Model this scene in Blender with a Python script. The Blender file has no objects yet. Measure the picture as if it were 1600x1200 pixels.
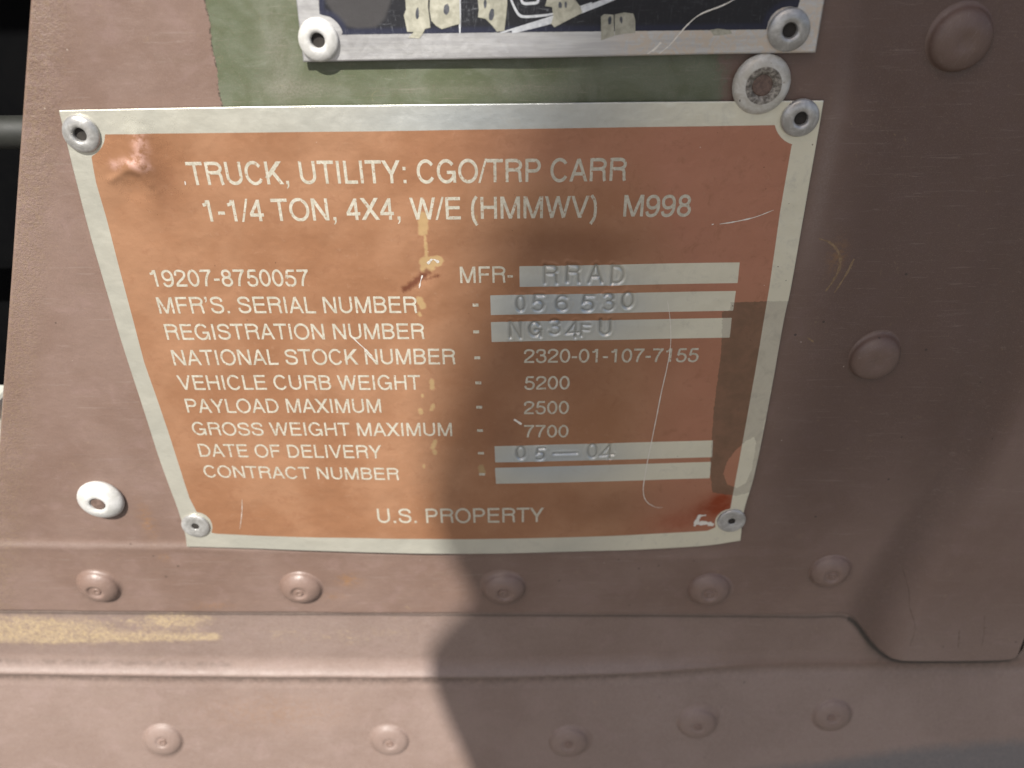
import bpy, math, random
import numpy as np
from mathutils import Vector, Matrix
from mathutils.geometry import tessellate_polygon

sc = bpy.context.scene
COL = sc.collection
R = math.radians
RNG = np.random.default_rng(7)
random.seed(7)

# ------------------------------------------------------------------ camera
# millimetres in panel space: X along the panel, Z up it, h out of it.
# world = (X/1000, -h/1000, Z/1000)
FPX, PITCH, ROLL = 1256.0, R(31.6), R(0.56)
R0 = Vector((1, 0, 0)); U0 = Vector((0, math.sin(PITCH), math.cos(PITCH)))
CR = math.cos(ROLL) * R0 - math.sin(ROLL) * U0
CU = math.sin(ROLL) * R0 + math.cos(ROLL) * U0
CV = Vector((0, math.cos(PITCH), -math.sin(PITCH)))

def ray(px, py):
    return CR * ((px - 800) / FPX) + CU * ((600 - py) / FPX) + CV

def hit(C, px, py, h=0.0):
    r = ray(px, py)
    t = (-h - C.y) / r.y
    p = C + r * t
    return p.x, p.z

# the plate is 130 mm wide along its top edge: that fixes the distance
_c = Vector((0, -100, 0))
_a, _b = hit(_c, 92, 173), hit(_c, 1287, 158)
DIST = 100 * 130.0 / math.hypot(_b[0] - _a[0], _b[1] - _a[1])
CAM = Vector((0, -DIST, 0))
_m = hit(CAM, 700, 500)
CAM = Vector((-_m[0], -DIST, -_m[1]))
def P(px, py, h=0.0):
    return hit(CAM, px, py, h)
def sx(px, py):                                   # mm per photo pixel along X
    return P(px + 1, py)[0] - P(px, py)[0]

cd = bpy.data.cameras.new('camera'); cam = bpy.data.objects.new('camera', cd); COL.objects.link(cam)
m = Matrix((CR, CU, -CV)).transposed().to_4x4(); m.translation = CAM / 1000
cam.matrix_world = m
cd.sensor_width = 36; cd.lens = 36 * FPX / 1600
cd.clip_start = 0.005; cd.clip_end = 500
cd.dof.use_dof = True; cd.dof.focus_distance = 0.150; cd.dof.aperture_fstop = 16
sc.camera = cam
sc.render.resolution_x, sc.render.resolution_y = 1024, 768

# ------------------------------------------------------------------ light
SUN_TRAVEL = Vector((0.34, 1.0, -1.22)).normalized()      # from the upper left, in front of the panel
to_sun = -SUN_TRAVEL
elev = math.asin(to_sun.z); azim = math.atan2(to_sun.x, to_sun.y)
w = bpy.data.worlds.new('World'); sc.world = w; w.use_nodes = True
nt = w.node_tree; bg = nt.nodes['Background']
sky = nt.nodes.new('ShaderNodeTexSky'); sky.sky_type = 'NISHITA'; sky.sun_disc = False
sky.sun_elevation = elev; sky.sun_rotation = azim; sky.air_density = 0.9; sky.dust_density = 3.0
nt.links.new(sky.outputs[0], bg.inputs[0]); bg.inputs[1].default_value = 0.076
sd = bpy.data.lights.new('sun', 'SUN'); sd.energy = 5.0; sd.angle = R(0.5); sd.color = (1.0, 0.97, 0.92)
sun = bpy.data.objects.new('sun', sd); COL.objects.link(sun)
sun.rotation_euler = SUN_TRAVEL.to_track_quat('-Z', 'Y').to_euler(); sun.location = (-0.5, -1.5, 2)
sc.view_settings.view_transform = 'Standard'; sc.view_settings.look = 'None'
sc.view_settings.exposure = 0.63; sc.view_settings.gamma = 1

# ------------------------------------------------------------------ node helper
class G:
    def __init__(s, name):
        s.m = bpy.data.materials.new(name); s.m.use_nodes = True
        s.t = s.m.node_tree; s.b = s.t.nodes['Principled BSDF']; s._p = None
    def put(s, sock, v):
        if isinstance(v, bpy.types.NodeSocket): s.t.links.new(v, sock)
        elif isinstance(v, (tuple, list)) and len(v) == 3 and sock.type == 'RGBA': sock.default_value = (*v, 1)
        else: sock.default_value = v
    def node(s, ty, **kw):
        n = s.t.nodes.new(ty)
        for k, v in kw.items(): setattr(n, k, v)
        return n
    def pos(s):                                   # object space, millimetres
        if s._p is None:
            tc = s.node('ShaderNodeTexCoord'); v = s.node('ShaderNodeVectorMath', operation='SCALE')
            s.t.links.new(tc.outputs['Object'], v.inputs[0]); v.inputs['Scale'].default_value = 1000
            s._p = v.outputs[0]
        return s._p
    def stretch(s, a, b, c):
        v = s.node('ShaderNodeVectorMath', operation='MULTIPLY'); s.put(v.inputs[0], s.pos()); v.inputs[1].default_value = (a, b, c)
        return v.outputs[0]
    def math(s, op, a, b=0.0, c=None):
        n = s.node('ShaderNodeMath', operation=op); s.put(n.inputs[0], a); s.put(n.inputs[1], b)
        if c is not None: s.put(n.inputs[2], c)
        return n.outputs[0]
    def mul(s, a, b): return s.math('MULTIPLY', a, b)
    def add(s, a, b): return s.math('ADD', a, b)
    def noise(s, scale, detail=3, rough=0.55, vec=None, dist=0.0):
        n = s.node('ShaderNodeTexNoise'); s.put(n.inputs['Vector'], vec if vec is not None else s.pos())
        n.inputs['Scale'].default_value = scale; n.inputs['Detail'].default_value = detail
        n.inputs['Roughness'].default_value = rough; n.inputs['Distortion'].default_value = dist
        return n.outputs[0]
    def step(s, v, lo, hi, a=0.0, b=1.0):
        n = s.node('ShaderNodeMapRange', interpolation_type='SMOOTHSTEP'); s.put(n.inputs[0], v)
        for i, x in zip((1, 2, 3, 4), (lo, hi, a, b)): n.inputs[i].default_value = x
        return n.outputs[0]
    def attr(s, name):
        n = s.node('ShaderNodeAttribute', attribute_name=name); return n.outputs['Fac']
    def mix(s, f, a, b, mode='MIX'):
        n = s.node('ShaderNodeMix', data_type='RGBA', blend_type=mode)
        s.put(n.inputs[0], f); s.put(n.inputs[6], a); s.put(n.inputs[7], b); return n.outputs[2]
    def specks(s, scale, size, keep):             # scattered dots, 1 inside a dot
        v = s.node('ShaderNodeTexVoronoi'); s.put(v.inputs['Vector'], s.pos()); v.inputs['Scale'].default_value = scale
        sep = s.node('ShaderNodeSeparateColor'); s.t.links.new(v.outputs['Color'], sep.inputs[0])
        sz = s.mul(sep.outputs[1], size)
        inside = s.math('LESS_THAN', v.outputs['Distance'], sz)
        return s.mul(inside, s.math('LESS_THAN', sep.outputs[0], keep))
    def bump(s, h, strength, dist, prev=None):
        n = s.node('ShaderNodeBump'); s.put(n.inputs['Height'], h)
        n.inputs['Strength'].default_value = strength; n.inputs['Distance'].default_value = dist
        if prev is not None: s.t.links.new(prev, n.inputs['Normal'])
        return n.outputs[0]
    def out(s, color=None, rough=None, metal=None, normal=None, spec=None, aniso=None, coat=None):
        for k, v in (('Base Color', color), ('Roughness', rough), ('Metallic', metal), ('Normal', normal), ('Specular IOR Level', spec), ('Anisotropic', aniso), ('Coat Weight', coat)):
            if v is not None: s.put(s.b.inputs[k], v)
        return s.m

# ------------------------------------------------------------------ materials
def mat_paint():
    g = G('faded_camouflage_paint')
    nb = g.noise(0.035, 4, 0.6); nm = g.noise(0.16, 5, 0.65, dist=0.6); nf = g.noise(1.8, 3, 0.6); nff = g.noise(7, 2, 0.6)
    ns = g.noise(0.25, 4, 0.6, vec=g.stretch(0.25, 1, 2.2))
    brown = g.mix(g.step(nb, 0.38, 0.62), (0.163, 0.104, 0.080), (0.194, 0.130, 0.104))
    brown = g.mix(g.mul(g.step(nm, 0.5, 0.72), 0.45), brown, (0.222, 0.146, 0.126))
    brown = g.mix(g.mul(g.step(ns, 0.55, 0.75), 0.35), brown, (0.165, 0.115, 0.085))
    brown = g.mix(g.mul(g.attr('painted_shade'), 0.74), brown, (0.072, 0.040, 0.031))  # shade painted into the brown at the upper right and rib valley
    # green band of the camouflage, hard brush edge on the left, fading out on the right
    edge_n = g.mul(g.math('SUBTRACT', g.noise(2.2, 4, 0.7), 0.5), 0.42)
    gl = g.add(g.attr('green_left'), edge_n)
    gr = g.add(g.attr('green_right'), g.mul(g.math('SUBTRACT', g.noise(0.3, 4, 0.7), 0.5), 9.0))
    gm = g.mul(g.mul(g.step(gl, 0.0, 0.12), g.step(gr, -1.2, 1.6)), g.attr('has_green'))
    green = g.mix(g.step(g.noise(0.12, 4, 0.6, dist=1.0), 0.38, 0.62), (0.082, 0.098, 0.052), (0.112, 0.128, 0.082))
    green = g.mix(g.mul(g.step(g.noise(0.35, 6, 0.7, vec=g.stretch(0.35, 1, 1.6), dist=1.5), 0.56, 0.74), 0.40), green, (0.19, 0.20, 0.155))
    green = g.mix(g.mul(g.step(g.noise(0.5, 5, 0.7, vec=g.stretch(0.18, 1, 3.2), dist=0.5), 0.62, 0.72), 0.4), green, (0.26, 0.265, 0.21))
    col = g.mix(gm, brown, green)
    rim = g.mul(g.math('LESS_THAN', g.math('ABSOLUTE', g.add(g.attr('green_left'), g.mul(edge_n, 1.0))), 0.16), g.step(g.noise(1.4, 2, 0.6), 0.47, 0.55))
    rim = g.mul(rim, g.math('GREATER_THAN', g.attr('green_right'), -1.0))
    rim = g.mul(rim, g.math('GREATER_THAN', g.attr('green_left'), -5.0))
    rim = g.mul(rim, g.attr('has_green'))
    col = g.mix(g.mul(rim, 0.75), col, (0.035, 0.03, 0.02))
    # black of the camouflage along the foot of the panel
    bm = g.step(g.add(g.math('SUBTRACT', g.attr('black_patch'), 20.0), g.mul(g.math('SUBTRACT', g.noise(0.35, 5, 0.65), 0.5), 4.0)), -2.8, 2.8)
    col = g.mix(g.mul(bm, 0.95), col, (0.050, 0.060, 0.070))
    # yellow overspray
    ym = g.add(g.attr('yellow'), g.mul(g.math('SUBTRACT', g.noise(0.45, 6, 0.85, dist=0.8), 0.5), 2.6))
    ym = g.mul(g.mul(g.step(ym, 0.22, 1.0), g.step(g.noise(0.7, 5, 0.8, dist=1.0), 0.34, 0.56, 0.35, 1.0)), g.step(g.noise(1.9, 4, 0.85), 0.36, 0.56, 0.1, 1.0))
    col = g.mix(g.mul(ym, 0.88), col, (0.50, 0.37, 0.19))
    col = g.mix(g.mul(g.attr('yellow'), g.mul(g.step(g.noise(1.7, 4, 0.8), 0.57, 0.64), 0.75)), col, (0.12, 0.085, 0.055))
    # dust, grime and the light and shade painted with them, rubbed patches, specks
    dm = g.mul(g.attr('dust_light'), g.step(g.noise(2.6, 4, 0.8), 0.15, 0.85))
    col = g.mix(g.mul(dm, 0.6), col, (0.37, 0.315, 0.285))
    grm = g.mul(g.attr('grime_shade'), g.step(g.noise(0.8, 5, 0.7), 0.30, 0.62))
    col = g.mix(g.mul(grm, 0.75), col, (0.075, 0.055, 0.045))
    rst = g.mul(g.attr('rust'), g.step(g.noise(0.9, 5, 0.75), 0.40, 0.60))
    col = g.mix(g.mul(rst, 0.7), col, (0.24, 0.12, 0.045))
    grit = g.noise(11, 2, 0.8)
    col = g.mix(g.mul(g.step(nff, 0.52, 0.75), 0.32), col, (0.28, 0.215, 0.18))
    col = g.mix(g.mul(g.step(grit, 0.50, 0.70), 0.40), col, (0.085, 0.052, 0.040))
    col = g.mix(g.mul(g.step(g.noise(1.4, 4, 0.8, vec=g.stretch(0.06, 1, 1.3), dist=0.4), 0.58, 0.68), 0.22), col, (0.30, 0.24, 0.21))
    col = g.mix(g.mul(g.step(nf, 0.58, 0.72), 0.25), col, (0.135, 0.085, 0.07))
    col = g.mix(g.mul(g.specks(0.22, 0.06, 0.45), 0.75), col, (0.03, 0.022, 0.018))
    col = g.mix(g.mul(g.specks(0.30, 0.045, 0.22), 0.6), col, (0.45, 0.38, 0.33))
    col = g.mix(g.mul(g.attr('seam'), 0.92), col, (0.018, 0.014, 0.012))
    # worn, pitted strip by the outer edge
    em = g.mul(g.attr('edge_wear'), g.step(g.noise(1.3, 5, 0.8), 0.45, 0.60))
    col = g.mix(g.mul(em, 0.32), col, (0.22, 0.155, 0.085))
    pits = g.mul(g.attr('edge_wear'), g.step(g.noise(2.4, 3, 0.7), 0.60, 0.66))
    col = g.mix(g.mul(pits, 0.35), col, (0.07, 0.045, 0.035))
    rough = g.add(g.step(nm, 0.3, 0.7, 0.36, 0.52), g.mul(dm, 0.2))
    b = g.bump(nff, 0.10, 0.0002)
    b = g.bump(g.noise(0.30, 3, 0.5), 0.22, 0.0008, b)
    b = g.bump(g.mul(g.noise(2.0, 3, 0.8), g.add(g.attr('edge_wear'), g.mul(g.attr('yellow'), 0.5))), 0.5, 0.0004, b)
    b = g.bump(gm, 0.5, 0.00008, b)
    return g.out(col, rough, 0.0, b, 0.55)

def mat_plate():
    g = G('dyed_aluminium_plate')
    hair = g.noise(3.0, 3, 0.6, vec=g.stretch(0.06, 1, 5.0)); nb = g.noise(0.05, 3, 0.6); nm = g.noise(0.35, 5, 0.7, dist=0.5)
    e = g.add(g.attr('field'), g.mul(g.math('SUBTRACT', g.noise(3.5, 2, 0.5), 0.5), 0.03))
    fm = g.step(e, -0.03, 0.03)                                   # 1 on the dyed field
    alu = g.mix(g.step(nb, 0.35, 0.65), (0.57, 0.555, 0.475), (0.62, 0.595, 0.505))
    alu = g.mix(g.mul(g.attr('speck_sheen'), 0.8), alu, (0.80, 0.76, 0.61))  # cream reflection painted over the metal on the right
    alu = g.mix(g.attr('sky_sheen'), alu, (0.46, 0.49, 0.50))  # bluish grey of reflected sky put into the metal colour
    alu = g.mix(g.mul(g.step(nm, 0.50, 0.75), 0.35), alu, (0.46, 0.44, 0.38))
    dye = g.mix(g.step(g.noise(0.045, 4, 0.6), 0.36, 0.64), (0.335, 0.163, 0.085), (0.410, 0.217, 0.122))
    dye = g.mix(g.mul(g.attr('dent_glint'), g.step(g.noise(0.7, 4, 0.7), 0.35, 0.6)), dye, (0.72, 0.44, 0.36))  # pale streaks painted as the glint on the dent
    dye = g.mix(g.mul(g.attr('pink'), 0.8), dye, (0.46, 0.205, 0.135))  # pinkish reflection on the right side, put into the dye colour
    dye = g.mix(g.mul(g.step(nm, 0.52, 0.75), 0.4), dye, (0.26, 0.115, 0.058))
    dye = g.mix(g.mul(g.step(g.noise(0.9, 5, 0.75), 0.56, 0.72), 0.35), dye, (0.44, 0.26, 0.165))
    dye = g.mix(g.mul(g.attr('brown_shade'), 0.55), dye, (0.17, 0.075, 0.040))  # shade of the plate's middle painted into the dye
    dye = g.mix(g.mul(g.attr('red_stain'), g.step(nm, 0.25, 0.6, 0.6, 1.0)), dye, (0.27, 0.048, 0.014))
    col = g.mix(fm, alu, dye)
    tape = g.step(g.add(g.attr('tape'), g.mul(g.math('SUBTRACT', g.noise(1.5, 4, 0.7), 0.5), 0.8)), -0.03, 0.10)
    col = g.mix(g.mul(g.attr('stamp'), 0.42), col, (0.10, 0.085, 0.07))  # dirt in the strokes, darkened further as painted shadow
    col = g.mix(g.mul(g.mul(tape, g.step(fm, 0, 1, 0.42, 0.82)), g.step(nm, 0.3, 0.65, 0.85, 1.0)), col, (0.115, 0.072, 0.040))
    drip = g.step(g.add(g.attr('drip'), g.mul(g.math('SUBTRACT', g.noise(1.2, 4, 0.7), 0.5), 1.0)), -0.1, 0.35)
    col = g.mix(g.mul(drip, 0.62), col, (0.33, 0.25, 0.11))
    blot = g.step(g.add(g.attr('blot'), g.mul(g.math('SUBTRACT', g.noise(1.0, 5, 0.75), 0.5), 1.8)), -0.1, 0.9)
    col = g.mix(g.mul(blot, 0.8), col, (0.115, 0.030, 0.016))
    sp = g.specks(0.42, 0.085, 0.40)
    col = g.mix(g.mul(g.mul(sp, 0.8), g.attr('speck_sheen')), col, (0.10, 0.05, 0.03))
    col = g.mix(g.mul(g.specks(0.25, 0.035, 0.35), 0.7), col, (0.06, 0.03, 0.02))
    col = g.mix(g.mul(g.specks(0.33, 0.04, 0.12), 0.7), col, (0.8, 0.7, 0.62))
    rough = g.add(g.step(nm, 0.3, 0.7, 0.28, 0.42), g.add(g.mul(tape, 0.12), g.mul(drip, 0.15)))
    metal = g.math('SUBTRACT', g.step(fm, 0, 1, 0.60, 0.38), g.add(g.mul(tape, 0.25), g.mul(drip, 0.4)))
    rough = g.math('SUBTRACT', rough, g.mul(g.attr('polish'), 0.14))
    b = g.bump(hair, 0.12, 0.00012)
    b = g.bump(g.noise(0.10, 3, 0.5), 0.5, 0.0012, b)
    b = g.bump(g.noise(0.45, 3, 0.5), 0.18, 0.0003, b)
    b = g.bump(g.noise(1.5, 4, 0.6), 0.15, 0.0002, b)
    return g.out(col, rough, metal, b, 0.5)

def mat_black_plate():
    g = G('scratched_black_plate')
    e = g.add(g.attr('field'), g.mul(g.math('SUBTRACT', g.noise(2.5, 3, 0.6), 0.5), 0.12))
    fm = g.step(e, -0.05, 0.05)
    n = g.noise(0.4, 6, 0.75, dist=1.2)
    alu = g.mix(g.step(g.noise(1.0, 4, 0.6, vec=g.stretch(0.15, 1, 2.5)), 0.35, 0.65), (0.53, 0.52, 0.52), (0.62, 0.61, 0.60))
    alu = g.mix(g.mul(g.attr('grubby'), g.step(g.noise(0.5, 6, 0.8, dist=1.0), 0.42, 0.58)), alu, (0.62, 0.54, 0.46))
    blk = g.mix(g.step(g.attr('disc'), -0.2, 0.6), (0.020, 0.020, 0.023), (0.055, 0.052, 0.052))
    hair = g.noise(1.2, 5, 0.8, vec=g.stretch(3.0, 1, 0.35)); hair2 = g.noise(1.0, 5, 0.8, vec=g.stretch(0.4, 1, 2.0), dist=0.8)
    scr = g.mul(g.step(g.math('MAXIMUM', hair, hair2), 0.56, 0.72), g.step(g.attr('disc'), -0.5, 0.5, 1.0, 0.06))
    blk = g.mix(g.mul(scr, g.step(g.attr('scuff'), 0, 1, 0.25, 0.85)), blk, (0.20, 0.205, 0.22))
    blue = g.mul(g.step(e, 0.0, 0.1), g.step(e, 0.5, 1.3, 1.0, 0.0))
    blk = g.mix(g.mul(blue, 0.6), blk, (0.03, 0.033, 0.06))
    col = g.mix(fm, alu, blk)
    b = g.bump(g.noise(0.5, 4, 0.6), 0.15, 0.0004); b = g.bump(n, 0.1, 0.0002, b)
    return g.out(col, g.step(n, 0.3, 0.7, 0.32, 0.5), g.step(fm, 0, 1, 0.75, 0.0), b, 0.25)

def mat_simple(name, a, b, rough, metal, nscale=0.6, spk=None, bumpd=0.0002):
    g = G(name); n = g.noise(nscale, 5, 0.7, dist=0.4)
    col = g.mix(g.step(n, 0.35, 0.68), a, b)
    if spk: col = g.mix(g.mul(g.specks(spk[0], spk[1], spk[2]), 0.8), col, spk[3])
    bb = g.bump(g.noise(nscale * 4, 3, 0.6), 0.15, bumpd)
    return g.out(col, g.step(n, 0.3, 0.7, rough - 0.06, rough + 0.08), metal, bb, 0.5)

M = {}
M['paint'] = mat_paint(); M['plate'] = mat_plate(); M['black_plate'] = mat_black_plate()
M['print'] = mat_simple('bare_metal_print', (0.47, 0.43, 0.34), (0.62, 0.58, 0.48), 0.42, 0.35, 1.6, (1.9, 0.42, 0.40, (0.40, 0.26, 0.17)))
M['rivet'] = mat_simple('aluminium_rivet', (0.34, 0.33, 0.31), (0.54, 0.53, 0.51), 0.34, 0.5, 0.5, (0.9, 0.10, 0.22, (0.22, 0.17, 0.12)))
M['white'] = mat_simple('chipped_white_paint', (0.44, 0.41, 0.35), (0.62, 0.61, 0.57), 0.42, 0.2, 0.4, (1.1, 0.18, 0.40, (0.30, 0.24, 0.17)))
M['clean_white'] = mat_simple('white_rivet_paint', (0.46, 0.45, 0.42), (0.60, 0.59, 0.57), 0.44, 0.1, 0.4, (0.8, 0.12, 0.3, (0.36, 0.32, 0.26)))
M['grit'] = mat_simple('gritty_metal', (0.09, 0.075, 0.06), (0.38, 0.35, 0.30), 0.6, 0.2, 1.6, (2.2, 0.3, 0.6, (0.05, 0.04, 0.03)))
M['rust'] = mat_simple('rusty_core', (0.10, 0.065, 0.05), (0.18, 0.12, 0.095), 0.7, 0.1, 1.5)
M['hole'] = mat_simple('dark_bore', (0.015, 0.012, 0.010), (0.03, 0.025, 0.02), 0.8, 0.0)
M['scratch'] = mat_simple('bright_scratch', (0.80, 0.76, 0.70), (0.88, 0.84, 0.78), 0.35, 0.6, 2.0)
M['paper'] = mat_simple('yellowed_paper', (0.27, 0.26, 0.20), (0.42, 0.40, 0.32), 0.7, 0.0, 0.5, (0.8, 0.05, 0.3, (0.2, 0.17, 0.1)))
M['ink'] = mat_simple('dark_ink', (0.03, 0.035, 0.045), (0.10, 0.10, 0.11), 0.6, 0.0, 1.0)
M['line'] = mat_simple('pale_printed_line', (0.50, 0.51, 0.53), (0.66, 0.67, 0.68), 0.45, 0.3, 1.5)
M['dark'] = mat_simple('recess_shade', (0.0015, 0.0016, 0.002), (0.003, 0.003, 0.0032), 0.8, 0.0, 0.05)  # near-black colour stands in for the unlit inside of the gap
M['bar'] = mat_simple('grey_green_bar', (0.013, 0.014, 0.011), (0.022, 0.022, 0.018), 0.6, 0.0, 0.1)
M['pale'] = mat_simple('pale_sill', (0.45, 0.44, 0.38), (0.55, 0.54, 0.48), 0.6, 0.0, 0.1)
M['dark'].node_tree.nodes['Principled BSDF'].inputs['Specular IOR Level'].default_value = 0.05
M['tan'] = mat_simple('tan_scrape', (0.16, 0.10, 0.055), (0.26, 0.175, 0.10), 0.6, 0.0, 1.5)
M['blocker'] = mat_simple('olive_blocker', (0.06, 0.062, 0.04), (0.09, 0.09, 0.06), 0.9, 0.0, 0.2)

# ------------------------------------------------------------------ mesh helpers
def link(o, parent=None, label=None, cat=None, group=None, kind=None):
    COL.objects.link(o)
    if parent is not None: o.parent = parent
    if label: o['label'] = label
    if cat: o['category'] = cat
    if group: o['group'] = group
    if kind: o['kind'] = kind
    return o

def mesh_np(name, V, quads=None, faces=None, mat=None, smooth=True):
    """V in mm panel space (X, Z, h)"""
    V = np.asarray(V, float)
    co = np.empty((len(V), 3)); co[:, 0] = V[:, 0] / 1000; co[:, 1] = -V[:, 2] / 1000; co[:, 2] = V[:, 1] / 1000
    me = bpy.data.meshes.new(name)
    if quads is not None:
        q = np.asarray(quads, np.int32)
        me.vertices.add(len(co)); me.vertices.foreach_set('co', co.ravel())
        me.loops.add(q.size); me.loops.foreach_set('vertex_index', q.ravel())
        me.polygons.add(len(q)); me.polygons.foreach_set('loop_start', np.arange(len(q), dtype=np.int32) * q.shape[1])
        me.update(calc_edges=True)
    else:
        me.from_pydata([tuple(c) for c in co], [], faces); me.update()
    me.polygons.foreach_set('use_smooth', [smooth] * len(me.polygons))
    if mat is not None: me.materials.append(mat)
    return me

def grid_quads(nr, nc, flip=False):
    i = np.arange(nr - 1)[:, None] * nc + np.arange(nc - 1)[None, :]
    q = np.stack([i, i + 1, i + nc + 1, i + nc], -1).reshape(-1, 4)
    return q[:, ::-1] if flip else q

def put_attr(me, name, vals):
    a = me.attributes.new(name, 'FLOAT', 'POINT'); a.data.foreach_set('value', np.asarray(vals, np.float32).ravel())

def empty(name, label, cat, loc=(0, 0, 0)):
    o = bpy.data.objects.new(name, None); o.location = loc; o.empty_display_size = 0.02
    return link(o, None, label, cat)

def sstep(x, a, b):
    t = np.clip((x - a) / (b - a), 0, 1); return t * t * (3 - 2 * t)
def gauss(X, Z, c, sx_, sz_=None):
    sz_ = sz_ or sx_
    return np.exp(-((X - c[0]) / sx_) ** 2 - ((Z - c[1]) / sz_) ** 2)
def seg_dist(X, Z, a, b):
    dx, dz = b[0] - a[0], b[1] - a[1]
    t = np.clip(((X - a[0]) * dx + (Z - a[1]) * dz) / (dx * dx + dz * dz + 1e-12), 0, 1)
    return np.hypot(X - a[0] - t * dx, Z - a[1] - t * dz)
def line_dist(X, Z, pts):
    d = np.full(np.shape(X), 1e9)
    for a, b in zip(pts[:-1], pts[1:]): d = np.minimum(d, seg_dist(X, Z, a, b))
    return d
def poly_sdf(X, Z, pts):
    """positive inside"""
    d = line_dist(X, Z, list(pts) + [pts[0]])
    ins = np.zeros(np.shape(X), bool)
    n = len(pts)
    for i in range(n):
        (x0, z0), (x1, z1) = pts[i], pts[(i + 1) % n]
        if z0 == z1: continue
        c = ((z0 > Z) != (z1 > Z)) & (X < (x1 - x0) * (Z - z0) / (z1 - z0) + x0)
        ins ^= c
    return np.where(ins, d, -d)
def PX(pts, h=0.0): return [P(x, y, h) for x, y in pts]
def smooth_poly(pts, k=6, closed=False):
    pts = [np.array(p, float) for p in pts]; n = len(pts); out = []
    for i in range(n if closed else n - 1):
        p0 = pts[(i - 1) % n] if closed or i > 0 else 2 * pts[0] - pts[1]
        p1 = pts[i]; p2 = pts[(i + 1) % n]
        p3 = pts[(i + 2) % n] if closed or i + 2 < n else 2 * p2 - p1
        for j in range(k):
            t = j / k
            out.append(0.5 * ((2 * p1) + (-p0 + p2) * t + (2 * p0 - 5 * p1 + 4 * p2 - p3) * t * t + (-p0 + 3 * p1 - 3 * p2 + p3) * t ** 3))
    if not closed: out.append(pts[-1])
    return [tuple(o) for o in out]
def fbm(X, Z, seed, wl, octs=4):
    """cheap smooth noise made of rotated sines"""
    r = np.random.default_rng(seed); v = 0 * X; a = 1.0
    for o in range(octs):
        for _ in range(3):
            th = r.uniform(0, math.pi * 2); ph = r.uniform(0, 6.28); k = 2 * math.pi / wl * r.uniform(0.7, 1.3)
            v = v + a * np.sin((X * math.cos(th) + Z * math.sin(th)) * k + ph) / 3
        a *= 0.55; wl *= 0.5
    return v

# ------------------------------------------------------------------ the two sheets of the body side
def interp_px(pts, x): return np.interp(x, [p[0] for p in pts], [p[1] for p in pts])

SHEET = 1.3                                           # thickness of the upper sheet, mm
FOOT_PX = [(-60, 956), (0, 957), (300, 959), (700, 961), (1000, 962), (1250, 964), (1295, 963), (1315, 963), (1330, 968), (1341, 978), (1352, 993),
           (1365, 1009), (1380, 1021), (1397, 1028), (1420, 1030), (1500, 1030), (1562, 1029), (1583, 1025), (1594, 1014), (1602, 1000), (1625, 980), (1660, 975), (2200, 978)]
FOOT_PX = smooth_poly(FOOT_PX, 4)
SEAM = [P(x, y + 2.0, -1.0) for x, y in FOOT_PX]            # where the seam meets the sheet below
def foot_z(X):
    return np.interp(X, _fx, _fz)
L0, L1 = P(50, 0), P(6, 640)
def left_x(Z): return L0[0] + (L1[0] - L0[0]) * (Z - L0[1]) / (L1[1] - L0[1])

CREASE = PX([(-200, 851), (0, 851), (290, 853), (600, 862), (900, 866), (1100, 868), (1230, 866), (1300, 880)])
RIB = smooth_poly(PX([(1665, 250), (1600, 440), (1555, 600), (1505, 735), (1440, 850), (1385, 950), (1362, 1010)]), 5)
RIBP = RIB + [(RIB[-1][0] + 20, RIB[-1][1] - 60), (400, RIB[-1][1] - 60), (400, RIB[0][1] + 10)]
def h_upper(X, Z):
    h = 0.10 * fbm(X, Z, 3, 70, 3)
    cz = np.interp(X, [p[0] for p in CREASE], [p[1] for p in CREASE])
    fade = 1 - sstep(X, CREASE[-2][0] - 8, CREASE[-1][0] + 2)
    step = 0.28 * sstep(-(Z - cz), -2.2, 1.2)
    ridge = 0.13 * np.exp(-((Z - cz + 0.2) / 1.4) ** 2)
    h = h + (step + ridge) * fade
    d = poly_sdf(X, Z, RIBP)
    h = h + 3.0 * sstep(d, -4.5, 5.0) + 0.05 * np.clip(P(0, 760)[1] - Z, 0, 60) * sstep(d, -4.5, 6.0)
    # shallow valley just left of the rib
    h = h - 0.5 * np.exp(-((d + 6) / 3.5) ** 2)
    # oil-canning at the top left
    h = h + 0.25 * gauss(X, Z, P(60, 150), 12, 40)
    return h

FOOT = []
for _x, _y in FOOT_PX:
    _p = P(_x, _y, 0.6 + 4.25 * min(1, max(0, (_x - 1326) / 76)) ** 1.15)
    FOOT.append(_p)
FOOT.sort()
_fx = np.array([p[0] for p in FOOT]); _fz = np.array([p[1] for p in FOOT])
LEDGE = PX([(-200, 1048), (0, 1047), (300, 1051), (600, 1053), (800, 1052), (1000, 1046), (1150, 1042), (1300, 1040)])
def h_lower(X, Z):
    lz = np.interp(X, [p[0] for p in LEDGE], [p[1] for p in LEDGE])
    f = 1 - sstep(X, P(960, 1050)[0], P(1230, 1050)[0])
    d = Z - lz                                         # positive above the ledge
    h = -1.35 + 0.08 * fbm(X, Z, 5, 60, 3)
    t = np.clip((5.2 - d) / 5.2, 0, 1); up = 2.3 * np.where(d > 0, t ** 2.0, 1.0)
    lip = -0.50 * sstep(-d, 0.15, 1.5) + 0.10 * np.exp(-(d / 0.8) ** 2)
    h = h + (up + lip) * (0.25 + 0.75 * f) - 0.9 * (1 - f) * 0
    h = h + 0.20 * np.maximum(0, -d - 1.5) * sstep(-d, 1.5, 5)
    return h

body = empty('vehicle_body', 'dull brown painted sheet metal side of a truck, riveted along its lower seam', 'truck body')

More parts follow.
